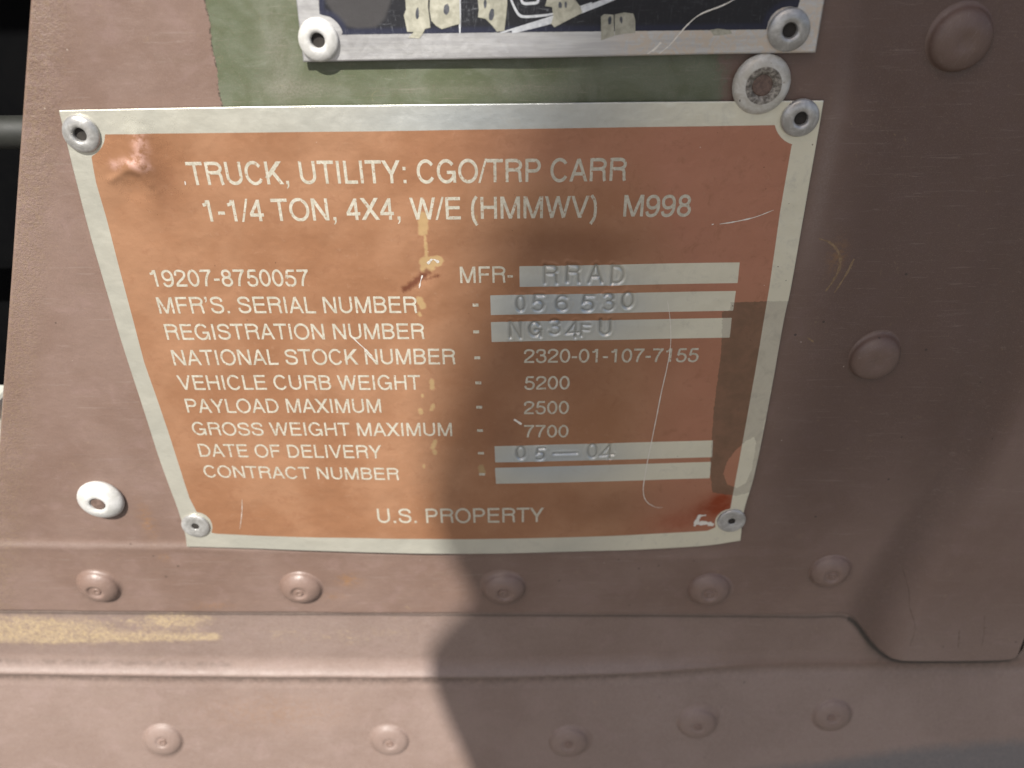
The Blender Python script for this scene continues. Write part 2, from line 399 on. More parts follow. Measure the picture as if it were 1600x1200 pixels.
XR = P(1640, 300)[0] + 130
ZT = P(800, -60)[1] + 90
def axis(a, b, fine, tail, n):
    f = np.arange(a, b, fine); t = b + (tail - b) * (np.linspace(0, 1, n) ** 1.5)
    return np.concatenate([f, t])
# upper sheet: columns measured from its slanting left edge, rows from its foot
s = axis(0, P(1680, 900)[0] - P(0, 900)[0], 0.36, XR - left_x(0), 60)
zb0 = foot_z(np.array([0.0]))[0]
wv = axis(0, P(800, -30)[1] - zb0, 0.36, ZT - zb0, 30)
wrap = [(0.05, -0.02), (0.25, 0.0), (0.5, 0.15)]      # rounded arris
Xs = s[None, :] + left_x(zb0 + wv[:, None]); Zb = foot_z(Xs)
Zs = Zb + wv[:, None] * (ZT - Zb) / (ZT - zb0)
Hs = h_upper(Xs, Zs) + 0.0
es = np.minimum(1, s / 0.5)[None, :]; ew = np.minimum(1, wv / 0.5)[:, None]
Hs = Hs - 0.35 * (1 - np.sqrt(1 - (1 - es) ** 2)) - 0.35 * (1 - np.sqrt(1 - (1 - ew) ** 2))
# returns at the left edge and the foot
X2 = np.pad(Xs, ((1, 0), (1, 0)), mode='edge'); Z2 = np.pad(Zs, ((1, 0), (1, 0)), mode='edge'); H2 = np.pad(Hs, ((1, 0), (1, 0)), mode='edge')
H2[0, :] -= SHEET; H2[1:, 0] -= 6.0; X2[1:, 0] += 0.25
V = np.stack([X2, Z2, H2], -1).reshape(-1, 3)
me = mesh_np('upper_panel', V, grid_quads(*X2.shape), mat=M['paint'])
X_, Z_ = V[:, 0], V[:, 1]
gA, gB = P(320, -4), P(347, 168)
nx, nz = (gB[1] - gA[1]), -(gB[0] - gA[0]); nl = math.hypot(nx, nz); sgn = -1
gl = ((X_ - gA[0]) * nx + (Z_ - gA[1]) * nz) / nl
if ((P(600, 100)[0] - gA[0]) * nx + (P(600, 100)[1] - gA[1]) * nz) < 0: gl = -gl
gl = gl + 0.12 * np.sin(Z_ * 0.9) + 0.06 * np.sin(Z_ * 3.7 + 1)
gl = np.where(Z_ < P(800, 200)[1] - 6, -20, gl)
put_attr(me, 'green_left', np.clip(gl, -20, 20))
put_attr(me, 'green_right', np.clip(P(1128, 130)[0] - X_, -20, 20))
put_attr(me, 'has_green', np.ones(len(X_)))
put_attr(me, 'edge_wear', 1 - sstep(X_ - left_x(Z_), 2.0, 9.5))
rst = 0.9 * gauss(X_, Z_, P(1308, 400), 1.6, 3.2) + gauss(X_, Z_, P(545, 905), 2.6, 2.0) + 0.8 * gauss(X_, Z_, P(257, 870), 1.2, 1.0) + 0.8 * gauss(X_, Z_, P(230, 815), 1.5, 5) + 0.6 * gauss(X_, Z_, P(330, 945), 5, 1.2) + 0.7 * gauss(X_, Z_, P(300, 780), 1.5, 4) + 0.5 * gauss(X_, Z_, P(520, 930), 3, 1.2)
put_attr(me, 'rust', np.clip(rst, 0, 1))
cz = np.interp(X_, [p[0] for p in CREASE], [p[1] for p in CREASE])
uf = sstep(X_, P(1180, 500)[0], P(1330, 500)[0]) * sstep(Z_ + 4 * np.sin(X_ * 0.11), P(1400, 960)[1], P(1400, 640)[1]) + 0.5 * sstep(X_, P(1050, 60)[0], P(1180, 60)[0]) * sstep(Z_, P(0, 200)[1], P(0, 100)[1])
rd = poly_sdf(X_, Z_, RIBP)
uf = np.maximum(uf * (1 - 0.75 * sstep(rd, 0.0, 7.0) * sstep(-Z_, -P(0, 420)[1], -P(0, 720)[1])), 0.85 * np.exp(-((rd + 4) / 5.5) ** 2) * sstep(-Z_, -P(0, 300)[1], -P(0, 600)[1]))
put_attr(me, 'painted_shade', np.clip(uf, 0, 1))
put_attr(me, 'dust_light', np.clip(0.45 * sstep(-Z_, -P(0, 880)[1], -P(0, 1000)[1]) * sstep(X_, P(1380, 900)[0], P(1440, 900)[0]) + 0.6 * np.exp(-((Z_ - cz - 0.3) / 0.8) ** 2) * (1 - sstep(X_, -20, 10)) + 0.5 * gauss(X_, Z_, P(1292, 250), 1.5, 16) + 0.45 * gauss(X_, Z_, P(435, 90), 3, 9) + 0.5 * gauss(X_, Z_, P(470, 138), 7, 1.6) + 0.35 * gauss(X_, Z_, P(760, 140), 20, 1.0), 0, 1))  # pale tab foot and crease line are painted light, the rest dust
grm = 0.30 * np.exp(-((poly_sdf(X_, Z_, RIBP) + 3) / 5.0) ** 2) + 0.35 * np.exp(-((Z_ - foot_z(X_)) / 0.5) ** 2) + 0.35 * sstep(X_, P(1540, 700)[0], P(1600, 700)[0]) * sstep(Z_, P(1500, 600)[1], P(1500, 400)[1])  # rib valley and foot line are shade painted in
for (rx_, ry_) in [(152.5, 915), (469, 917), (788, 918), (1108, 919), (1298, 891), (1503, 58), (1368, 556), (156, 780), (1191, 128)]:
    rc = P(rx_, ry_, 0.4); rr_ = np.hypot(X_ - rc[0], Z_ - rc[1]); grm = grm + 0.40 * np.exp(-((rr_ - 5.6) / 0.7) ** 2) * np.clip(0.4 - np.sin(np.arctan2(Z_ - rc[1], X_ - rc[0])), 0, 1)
grm = grm + 0.3 * gauss(X_, Z_, P(760, 905), 6, 3) + 0.25 * gauss(X_, Z_, P(720, 880), 5, 3)
put_attr(me, 'grime_shade', np.clip(grm, 0, 1))
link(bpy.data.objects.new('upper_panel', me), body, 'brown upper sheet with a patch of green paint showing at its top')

# lower sheet
xa = P(-60, 1200)[0] - 40
sx_ax = np.concatenate([[xa - 120, xa - 60], axis(xa, P(1700, 1200)[0] + 6, 0.36, XR, 40)])
zt = P(800, 930)[1]; zbm = P(800, 1260)[1]
zz = np.concatenate([np.arange(zt, zbm, -0.36), zbm - np.linspace(0, 1, 40) ** 1.5 * 160])
Xl, Zl = np.meshgrid(sx_ax, zz); Hl = h_lower(Xl, Zl)
V = np.stack([Xl, Zl, Hl], -1).reshape(-1, 3)
me = mesh_np('lower_panel', V, grid_quads(*Xl.shape, flip=True), mat=M['paint'])
X_, Z_ = V[:, 0], V[:, 1]
yl = gauss(X_, Z_, P(40, 985), 16, 4.5) + 0.9 * gauss(X_, Z_, P(270, 975), 9, 3.0) + 0.9 * sstep(X_, P(350, 1005)[0], P(335, 1005)[0]) * np.exp(-((Z_ - P(200, 1003)[1]) / 1.5) ** 2) + 0.55 * gauss(X_, Z_, P(130, 1000), 20, 3.0)
yl = yl * (1 - sstep(X_, P(340, 1000)[0], P(352, 1000)[0])) + 0.34 * gauss(X_, Z_, P(520, 1000), 24, 3.2) + 0.2 * gauss(X_, Z_, P(180, 985), 30, 4)
put_attr(me, 'yellow', np.clip(yl, 0, 1.2))
lz = np.interp(X_, [p[0] for p in LEDGE], [p[1] for p in LEDGE]); d = Z_ - lz
lf = 1 - sstep(X_, P(960, 1050)[0], P(1230, 1050)[0])
fd = line_dist(X_, Z_, SEAM)
put_attr(me, 'grime_shade', np.clip(0.3 * np.exp(-(fd / 1.2) ** 2) + 0.5 * np.exp(-(fd / 2.6) ** 2) * sstep(X_, P(1320, 1000)[0], P(1370, 1000)[0]) + 0.75 * np.exp(-((d + 2.0) / 0.9) ** 2) * lf + 0.6 * np.exp(-((d - 2.6) / 0.8) ** 2) * (1 - sstep(X_, P(340, 1000)[0], P(360, 1000)[0])) + 0.25 * np.exp(-((d + 1.5) / 4) ** 2), 0, 1))  # seam and tab terms are soft gap shadow painted on
put_attr(me, 'seam', sstep(-fd, -np.where(X_ > P(1320, 1000)[0], 1.3, 0.42), -0.02) * np.where(X_ > P(1320, 1000)[0], 1.0, 0.85))  # shadow of the gap painted as a dark line along the sheet edge
put_attr(me, 'dust_light', np.clip(0.62 * sstep(-d, 0.0, 3.5) + 0.30 * sstep(-d, 0.0, 3.5) * sstep(X_, P(800, 1000)[0], P(1000, 1000)[0]) + 0.75 * np.exp(-(d / 1.6) ** 2) * lf + 0.70 * sstep(d, -0.5, 3) * (0.7 + 0.3 * (1 - sstep(X_, -20, 40))), 0, 1))  # dust, with the ledge crest and lower right brightened as painted light
bl = np.interp(X_, [P(0, 1200)[0], P(60, 1200)[0], P(200, 1200)[0], P(900, 1200)[0], P(1100, 1200)[0], P(1250, 1200)[0], P(1400, 1200)[0], P(1600, 1200)[0]],
               [P(0, 1190)[1], P(0, 1192)[1], P(0, 1230)[1], P(0, 1225)[1], P(0, 1188)[1], P(0, 1178)[1], P(0, 1160)[1], P(0, 1150)[1]])
put_attr(me, 'black_patch', np.clip(bl - Z_, -20, 20) + 20.0)
put_attr(me, 'rust', 0.6 * gauss(X_, Z_, P(430, 1100), 18, 6) * 0.6)
put_attr(me, 'has_green', np.zeros(len(X_)))
link(bpy.data.objects.new('lower_panel', me), body, 'dusty brown lower sheet with a pressed ledge and yellow overspray')

# ------------------------------------------------------------------ the dark gap beside the sheet
def box(name, a, b, mat, parent, bev=0.0, label=None):
    """a, b: opposite corners (X, Z, h) in mm"""
    x0, x1 = sorted((a[0], b[0])); z0, z1 = sorted((a[1], b[1])); h0, h1 = sorted((a[2], b[2]))
    V = [(x, z, h) for h in (h0, h1) for z in (z0, z1) for x in (x0, x1)]
    F = [(0, 2, 3, 1), (4, 5, 7, 6), (0, 1, 5, 4), (2, 6, 7, 3), (0, 4, 6, 2), (1, 3, 7, 5)]
    me = mesh_np(name, V, faces=F, mat=mat, smooth=False)
    o = link(bpy.data.objects.new(name, me), parent, label)
    if bev:
        md = o.modifiers.new('bevel', 'BEVEL'); md.width = bev / 1000; md.segments = 3
    return o
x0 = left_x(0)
box('recess_shade_back', (x0 - 260, ZT + 60, -75), (x0 + 40, -170, -80), M['dark'], body)
box('recess_shade_roof', (x0 - 260, ZT + 60, -74), (x0 + 40, ZT + 55, 60), M['dark'], body)
box('recess_shade_side', (x0 - 262, ZT + 54, -74), (x0 - 258, -168, 60), M['dark'], body)
def lathe_along_x(name, z, h, r, xA, xB, mat, parent):
    n = 20; V = []; Q = []
    for x in (xA, xB):
        for i in range(n):
            a = 2 * math.pi * i / n; V.append((x, z + r * math.sin(a), h + r * math.cos(a)))
    for i in range(n): j = (i + 1) % n; Q.append((i, j, n + j, n + i))
    me = mesh_np(name, V, faces=Q, mat=mat); return link(bpy.data.objects.new(name, me), parent)
bz = P(10, 207, -30)[1]
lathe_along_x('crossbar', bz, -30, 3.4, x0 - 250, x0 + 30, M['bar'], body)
c = P(2, 655, -4)
o = box('sill_block', (c[0] - 60, c[1] + 4.5, -3), (c[0] + 0.2, c[1] - 7, -12), M['pale'], body, 1.5)

# ------------------------------------------------------------------ rivets
def lathe(name, prof, mat, seg=56, wob=0.0, seed=0, cap=True):
    r = np.random.default_rng(seed); ph = r.uniform(0, 6.28, 4)
    V = []; Q = []
    for k, (rad, h) in enumerate(prof):
        for i in range(seg):
            a = 2 * math.pi * i / seg
            rr = rad * (1 + wob * (math.sin(2 * a + ph[0]) + 0.5 * math.sin(3 * a + ph[1])))
            V.append((rr * math.cos(a), rr * math.sin(a), h * (1 + wob * 1.5 * math.sin(a + ph[2]))))
    for k in range(len(prof) - 1):
        for i in range(seg):
            j = (i + 1) % seg; Q.append((k * seg + i, k * seg + j, (k + 1) * seg + j, (k + 1) * seg + i))
    F = Q
    if cap:
        V.append((0, 0, prof[-1][1])); c = len(V) - 1; k = len(prof) - 1
        F = Q + [(k * seg + i, k * seg + (i + 1) % seg, c) for i in range(seg)]
    return mesh_np(name, V, faces=F, mat=mat)

def place(o, X, Z, h, spin=0.0, tilt=(0, 0), scale=1.0):
    o.rotation_mode = 'YXZ'; o.location = (X / 1000, -h / 1000, Z / 1000); o.rotation_euler = (R(tilt[0]), spin, R(tilt[1])); o.scale = (scale,) * 3

def smoothprof(p, k=5): return smooth_poly(p, k)
PAINT_PROF = smoothprof([(6.3, -0.40), (5.5, -0.08), (5.1, 0.28), (4.75, 0.85), (4.1, 1.45), (3.3, 1.92), (2.6, 2.16), (2.1, 2.20), (1.75, 2.02), (1.45, 1.84), (1.0, 1.82), (0.45, 1.84)])
DOME_PROF = smoothprof([(6.4, -0.35), (5.6, -0.08), (5.25, 0.35), (5.0, 1.0), (4.5, 1.62), (3.6, 2.12), (2.6, 2.40), (1.7, 2.42), (1.0, 2.30), (0.5, 2.26)])
SOFT_PROF = smoothprof([(7.0, -0.42), (5.9, -0.10), (5.2, 0.28), (4.8, 0.72), (4.1, 1.10), (3.2, 1.36), (2.3, 1.48), (1.85, 1.44), (1.55, 1.26), (1.2, 1.24), (0.6, 1.32)])
MAND = smoothprof([(1.02, -0.2), (1.0, 0.14), (0.82, 0.28), (0.5, 0.26), (0.3, 0.12)])
def paint_rivet(px, py, prof, hbase, label=None, mand=True, tilt=(0, 0), seed=0, hf=h_upper, wob=0.012, scale=1.0):
    X, Z = P(px, py, hbase + 1.0)
    hb = float(hf(np.array([X]), np.array([Z]))[0])
    for _ in range(3):
        X, Z = P(px, py, hb + 0.75); hb = float(hf(np.array([X]), np.array([Z]))[0])
    rm = lathe('rivet', prof, M['paint'], wob=wob * RNG.uniform(0.6, 2.0), seed=seed)
    put_attr(rm, 'painted_shade', np.full(len(rm.vertices), float(np.clip((px - 1250) / 130, 0, 1)) * (0.62 if py < 700 else 0.15)))  # right-hand rivets darkened to match the shade painted on the sheet
    put_attr(rm, 'dust_light', np.full(len(rm.vertices), 0.55 if hf is h_lower else 0.0))
    o = link(bpy.data.objects.new('rivet', rm), body, label)
    place(o, X, Z, hb + 0.03, RNG.uniform(0, 6.28), (tilt[0] + RNG.uniform(-3, 3), RNG.uniform(-3, 3)), scale * RNG.uniform(0.96, 1.03))
    if mand:
        q = link(bpy.data.objects.new('mandrel', lathe('mandrel', MAND, M['paint'], 28, 0.03, seed)), o)
        q.location = (RNG.uniform(-.4, .4) / 1000, -1.78 / 1000 if prof is PAINT_PROF else -1.26 / 1000, RNG.uniform(-.15, .15) / 1000)
    return o
for k, (x, y) in enumerate([(152.5, 919), (469, 921), (788, 922), (1108, 923), (1298, 895)]):
    paint_rivet(x, y, PAINT_PROF, 0.5, seed=k)
for k, (x, y) in enumerate([(254, 1159), (609, 1161), (888, 1163), (1090, 1134), (1301, 1120)]):
    paint_rivet(x, y, SOFT_PROF, 0.8, seed=20 + k, hf=h_lower, tilt=(-11, 0))
paint_rivet(1503, 63, DOME_PROF, 0.3, mand=False, seed=40, label='large smooth domed rivet painted brown')
paint_rivet(1368, 560, DOME_PROF, 0.3, mand=False, seed=41, label='large smooth domed rivet painted brown')

# two unpainted rivets
X, Z = P(1191, 133, 1.6)
big = link(bpy.data.objects.new('rivet', lathe('rivet', smoothprof([(4.4, -0.5), (4.75, 0.2), (4.85, 0.7), (4.55, 1.3), (3.9, 1.78), (3.1, 2.0), (2.9, 1.95)]), M['white'], wob=0.008, seed=50, cap=False)), body, 'big off-white rivet with a dirty grey centre above the corner of the copper plate')
place(big, X, Z, 0.35, 0.4)
q = link(bpy.data.objects.new('rivet_centre', lathe('rivet_centre', smoothprof([(3.05, 1.7), (3.0, 2.0), (2.7, 2.02), (2.2, 1.9), (1.85, 1.62), (1.6, 1.35)]), M['grit'], wob=0.015, seed=51, cap=False)), big)
q = link(bpy.data.objects.new('rivet_core', lathe('rivet_core', smoothprof([(1.75, 1.35), (1.6, 1.56), (1.2, 1.62), (0.7, 1.60)]), M['rust'], wob=0.02, seed=52)), big)
q = link(bpy.data.objects.new('chip', lathe('chip', smoothprof([(0.45, 0.0), (0.40, 0.10), (0.2, 0.10)]), M['hole'], 14, 0.15, 53)), big)
q.location = (-1.9 / 1000, -1.62 / 1000, -3.35 / 1000); q.rotation_euler = (R(22), 0, 0)
X, Z = P(156, 783, 1.2)
wr = link(bpy.data.objects.new('rivet', lathe('rivet', smoothprof([(4.7, -0.4), (5.05, 0.3), (5.0, 0.85), (4.6, 1.45), (3.7, 2.1), (2.7, 2.5), (2.1, 2.5), (1.75, 2.3), (1.6, 1.9)]), M['clean_white'], wob=0.012, seed=54, cap=False)), body, 'bright white rivet standing alone to the left of the copper plate')
place(wr, X, Z, 0.15, 0.3)
link(bpy.data.objects.new('rivet_core', lathe('rivet_core', smoothprof([(1.7, 1.8), (1.5, 2.12), (1.1, 2.2), (0.5, 2.2)]), M['rust'], wob=0.02, seed=55)), wr)

POP = smoothprof([(2.95, -0.25), (3.18, 0.05), (3.2, 0.38), (3.0, 0.72), (2.5, 1.02), (1.95, 1.18), (1.55, 1.18), (1.25, 1.02), (1.12, 0.7), (1.10, -0.1)])
POPF = smoothprof([(2.95, -0.25), (3.22, 0.0), (3.25, 0.3), (3.05, 0.58), (2.6, 0.72), (2.1, 0.74), (1.5, 0.66), (1.0, 0.56), (0.86, 0.4), (0.85, -0.1)])
def pop_rivet(px, py, hbase, parent, prof=POP, tilt=(0, 0), seed=0, scale=1.0, mat='rivet', label=None):
    X, Z = P(px, py, hbase + 0.55)
    o = link(bpy.data.objects.new('rivet', lathe('rivet', prof, M[mat], wob=0.012, seed=seed, cap=False)), parent, label)
    place(o, X, Z, hbase, RNG.uniform(0, 6.28), tilt, scale)
    q = link(bpy.data.objects.new('rivet_bore', lathe('rivet_bore', [(1.2, 0.36), (0.6, 0.33), (0.2, 0.33)], M['hole'], 24, 0.03, seed)), o)
    return o

# ------------------------------------------------------------------ lettering: a plain grotesque drawn as strokes
def arc(cx, cy, rx, ry, a0, a1, n=10):
    return [(cx + rx * math.cos(R(a0 + (a1 - a0) * i / n)), cy + ry * math.sin(R(a0 + (a1 - a0) * i / n))) for i in range(n + 1)]
def sp(*p): return smooth_poly(p, 4)
def Dg(x0, y0, x1, y1, w=88): return ('D', (x0, y0), (x1, y1), w)
W9 = 88
GL = {
 'A': (667, 14, 654, [Dg(60, 0, 334, 718), Dg(608, 0, 334, 718), [(160, 240), (508, 240)]]),
 'B': (667, 74, 627, [[(118, 0), (118, 718)], [(118, 675)] + arc(375, 532, 185, 143, 90, -90, 8) + [(118, 389)], [(160, 389)] + arc(390, 216, 194, 173, 90, -90, 9) + [(118, 43)]]),
 'C': (722, 44, 681, [arc(368, 359, 281, 332, 36, 326, 24)]),
 'D': (722, 81, 674, [[(124, 0), (124, 718)], [(124, 675), (330, 675)] + arc(330, 359, 301, 316, 90, -90, 14)[1:] + [(124, 43)]]),
 'E': (667, 86, 616, [[(129, 0), (129, 718)], [(129, 675), (612, 675)], [(129, 380), (585, 380)], [(129, 43), (616, 43)]]),
 'F': (611, 86, 583, [[(129, 0), (129, 718)], [(129, 675), (583, 675)], [(129, 370), (530, 370)]]),
 'G': (778, 48, 704, [arc(376, 359, 285, 332, 36, 345, 24), [(400, 325), (708, 325)], [(670, 325), (670, 0)]]),
 'H': (722, 77, 646, [[(120, 0), (120, 718)], [(603, 0), (603, 718)], [(120, 375), (603, 375)]]),
 'I': (278, 91, 188, [[(139, 0), (139, 718)]]),
 'K': (667, 76, 663, [[(119, 0), (119, 718)], Dg(105, 215, 590, 718, 112), Dg(605, 0, 300, 420, 100)]),
 'L': (556, 76, 537, [[(119, 0), (119, 718)], [(119, 43), (537, 43)]]),
 'M': (833, 73, 761, [[(116, 0), (116, 718)], [(718, 0), (718, 718)], Dg(135, 718, 417, 0), Dg(699, 718, 417, 0)]),
 'N': (722, 76, 646, [[(119, 0), (119, 718)], [(603, 0), (603, 718)], Dg(128, 718, 594, 0, 96)]),
 'O': (778, 39, 739, [arc(389, 359, 307, 332, 0, 360, 32)]),
 'P': (667, 86, 622, [[(129, 0), (129, 718)], [(129, 675), (400, 675)] + arc(400, 510, 179, 165, 90, -90, 9)[1:] + [(129, 345)]]),
 'R': (722, 88, 684, [[(131, 0), (131, 718)], [(131, 675), (430, 675)] + arc(430, 530, 195, 145, 90, -90, 9)[1:] + [(131, 385)], sp((450, 385), (545, 360), (590, 290), (598, 190), (604, 90), (632, 0))]),
 'S': (667, 49, 620, [sp((575, 500), (545, 600), (460, 660), (335, 677), (210, 655), (125, 595), (115, 515), (160, 440), (250, 400), (350, 378), (470, 345), (555, 290), (578, 200), (545, 110), (455, 55), (335, 41), (205, 60), (115, 130), (92, 232))]),
 'T': (611, 14, 597, [[(14, 675), (597, 675)], [(305, 675), (305, 0)]]),
 'U': (722, 79, 644, [[(122, 718), (122, 250)] + arc(361, 250, 239, 207, 180, 360, 14)[1:] + [(600, 718)]]),
 'V': (667, 20, 647, [Dg(66, 718, 333, 0), Dg(602, 718, 333, 0)]),
 'W': (944, 16, 928, [Dg(62, 718, 262, 0), Dg(472, 718, 262, 0), Dg(472, 718, 682, 0), Dg(882, 718, 682, 0)]),
 'X': (667, 19, 648, [Dg(72, 0, 588, 718, 100), Dg(596, 0, 78, 718, 100)]),
 'Y': (667, 14, 653, [Dg(68, 718, 333, 285, 96), Dg(600, 718, 333, 285, 96), [(333, 330), (333, 0)]]),
 '0': (556, 37, 519, [arc(278, 350, 198, 318, 0, 360, 28)]),
 '1': (556, 101, 359, [[(316, 0), (316, 703)], sp((101, 545), (190, 558), (245, 605), (270, 690))]),
 '2': (556, 26, 507, [sp((74, 465), (95, 585), (175, 650), (280, 663), (390, 640), (465, 570), (462, 470), (400, 375), (290, 285), (175, 195), (100, 110), (76, 43)) , [(34, 43), (507, 43)]]),
 '3': (556, 34, 522, [sp((82, 495), (110, 600), (190, 655), (280, 661), (385, 635), (440, 560), (425, 455), (345, 390), (225, 378)), sp((225, 378), (365, 368), (455, 305), (478, 205), (440, 95), (350, 35), (260, 24), (160, 50), (98, 115), (77, 220))]),
 '4': (556, 25, 523, [[(385, 0), (385, 703)], [(30, 205), (523, 205)], [(66, 215), (375, 668)]]),
 '5': (556, 32, 514, [[(480, 660), (165, 660)], sp((168, 660), (140, 500), (112, 340)), sp((112, 340), (175, 400), (270, 420), (390, 385), (465, 300), (472, 200), (430, 90), (340, 30), (240, 22), (145, 50), (90, 115), (76, 195))]),
 '6': (556, 38, 518, [sp((488, 520), (450, 620), (365, 662), (270, 658), (165, 600), (98, 470), (82, 320), (100, 160), (170, 55), (280, 23), (390, 50), (465, 130), (474, 230), (440, 340), (360, 400), (270, 405), (170, 370), (100, 285))]),
 '7': (556, 37, 523, [[(37, 660), (523, 660)], sp((480, 655), (370, 510), (285, 340), (235, 180), (208, 0))]),
 '8': (556, 38, 517, [arc(278, 515, 165, 148, 0, 360, 20), arc(278, 196, 197, 173, 0, 360, 22)]),
 '9': (556, 42, 514, [sp(*[(556 - x, 684 - y) for x, y in ((488, 520), (450, 620), (365, 662), (270, 658), (165, 600), (98, 470), (82, 320), (100, 160), (170, 55), (280, 23), (390, 50), (465, 130), (474, 230), (440, 340), (360, 400), (270, 405), (170, 370), (100, 285))])]),
 '-': (333, 44, 289, [[(44, 277), (289, 277)]]),
 '/': (278, -17, 295, [Dg(8, -19, 270, 737, 62)]),
 ',': (278, 87, 191, [[(139, 0), (139, 106)], sp((158, 10), (150, -70), (95, -135))]),
 '.': (278, 87, 191, [[(139, 0), (139, 104)]]),
 ':': (278, 87, 191, [[(139, 0), (139, 104)], [(139, 412), (139, 516)]]),
 "'": (222, 53, 157, [[(105, 614), (105, 718)], sp((125, 625), (118, 550), (62, 480))]),
 '(': (333, 68, 299, [sp((262, 733), (150, 570), (108, 380), (108, 150), (150, -40), (262, -207))]),
 ')': (333, 34, 265, [sp((71, 733), (183, 570), (225, 380), (225, 150), (183, -40), (71, -207))]),
 ' ': (278, 0, 278, []),
}
def ribbon(pts, w, closed=False):
    n = len(pts); L = []; Rr = []
    for i in range(n):
        a = pts[i - 1] if (i > 0 or closed) else None; b = pts[(i + 1) % n] if (i < n - 1 or closed) else None
        if closed and i == 0: a = pts[-2]
        if closed and i == n - 1: b = pts[1]
        def un(p, q):
            d = math.hypot(q[0] - p[0], q[1] - p[1]) or 1; return ((q[0] - p[0]) / d, (q[1] - p[1]) / d)
        t1 = un(a, pts[i]) if a else un(pts[i], b); t2 = un(pts[i], b) if b else t1
        nx, ny = -(t1[1] + t2[1]), (t1[0] + t2[0]); k = math.hypot(nx, ny) or 1; nx /= k; ny /= k
        c = max(0.5, -t1[1] * nx + t1[0] * ny)
        ww = w if not isinstance(w, (list, tuple)) else w[i]
        L.append((pts[i][0] + nx * ww / 2 / c, pts[i][1] + ny * ww / 2 / c)); Rr.append((pts[i][0] - nx * ww / 2 / c, pts[i][1] - ny * ww / 2 / c))
    return L, Rr
def densify(pts, maxd):
    out = [pts[0]]
    for a, b in zip(pts[:-1], pts[1:]):
        k = max(1, int(math.hypot(b[0] - a[0], b[1] - a[1]) / maxd))
        out += [(a[0] + (b[0] - a[0]) * j / k, a[1] + (b[1] - a[1]) * j / k) for j in range(1, k + 1)]
    return out
def text_width(t):
    adv = 0; last = 0
    for ch in t: last = adv + GL[ch][2]; adv += GL[ch][0]
    return last - GL[t[0]][1]
def text_mesh(name, t, O, E, cap, hfun, mat, weight=W9, off=0.02, track=0):
    """O, E: left and right ends of the baseline in panel mm; cap: cap height in mm"""
    tw = text_width(t) + track * (len(t) - 1)
    ux, uz = (E[0] - O[0]) / tw, (E[1] - O[1]) / tw
    V = []; F = []; adv = -GL[t[0]][1]; ks = cap / 718.0
    for ch in t:
        g = GL[ch]
        for si, st in enumerate(g[3]):
            wgt = weight
            if ch in ',.:\'' and si in (0, 1) and len(st) == 2 and not isinstance(st[0], str): wgt = 108
            if ch in ",'" and len(st) > 2: wgt = [66, 60, 56, 52, 46, 42, 38, 34, 30, 26, 22][:len(st)] + [20] * max(0, len(st) - 11)
            if st[0] == 'D':
                _, a, b, ww = st; L_ = math.hypot(b[0] - a[0], b[1] - a[1]); hw = ww * weight / W9 / 2 * L_ / abs(b[1] - a[1])
                k = 5
                Lp = [(a[0] + (b[0] - a[0]) * i / k - hw, a[1] + (b[1] - a[1]) * i / k) for i in range(k + 1)]; Rp = [(p[0] + 2 * hw, p[1]) for p in Lp]
            else:
                closed = len(st) > 6 and math.hypot(st[0][0] - st[-1][0], st[0][1] - st[-1][1]) < 1
                Lp, Rp = ribbon(st if len(st) > 5 and not isinstance(wgt, list) else (densify(st, 180) if not isinstance(wgt, list) else st), wgt, closed)
            b0 = len(V)
            for p, q in zip(Lp, Rp):
                for z in (p, q):
                    xx = adv + z[0]; V.append((O[0] + ux * xx, O[1] + uz * xx + ks * z[1], off + 0.0025 * si))
            for i in range(len(Lp) - 1): F.append((b0 + 2 * i, b0 + 2 * i + 1, b0 + 2 * i + 3, b0 + 2 * i + 2))
        adv += g[0] + track
    V = np.array(V); V[:, 2] += hfun(V[:, 0], V[:, 1])
    # make every face look out of the panel
    F2 = []
    for f in F:
        a, b, c = V[f[0]], V[f[1]], V[f[2]]
        s_ = (b[0] - a[0]) * (c[1] - a[1]) - (b[1] - a[1]) * (c[0] - a[0])
        F2.append(f if s_ > 0 else f[::-1])
    return mesh_np(name, V, faces=F2, mat=mat, smooth=False)

# ------------------------------------------------------------------ copper-coloured data plate
BASE = 0.95
XC, ZTOP, ZBOT = 0.5 * (P(92, 173)[0] + P(1287, 158)[0]), P(700, 165, 1)[1], P(700, 860, 1)[1]
STAMPS = []                                            # (polyline list in mm)
def add_stamp(ch, cx, cy, wpx, hpx):
    x0, z0 = P(cx - wpx / 2, cy + hpx / 2, BASE + .3); x1, _ = P(cx + wpx / 2, cy + hpx / 2, BASE + .3); _, z1 = P(cx, cy - hpx / 2, BASE + .3)
    g = GL[ch]; gx0, gx1 = g[1] + 40, g[2] - 40; gy0, gy1 = (43, 675) if ch != '-' else (200, 350)
    a_ = random.uniform(-0.07, 0.07); xm, zm = (x0 + x1) / 2, (z0 + z1) / 2
    for st in g[3]:
        pts = [st[1], st[2]] if st[0] == 'D' else st
        if ch == '3': pts = pts[4:] if st is g[3][0] else pts[:-5]
        if ch == '5' and st is g[3][-1]: pts = pts[:-5]
        if ch == '6': pts = pts[3:]
        STAMPS.append([(x0 + (x - gx0) / (gx1 - gx0) * (x1 - x0), z0 + (y - gy0) / (gy1 - gy0) * (z1 - z0) + a_ * (x - gx0) / (gx1 - gx0) * (x1 - x0)) for x, y in pts])
def zp(x, y): return 740 + x / 3.636, 390 + y / 3.636
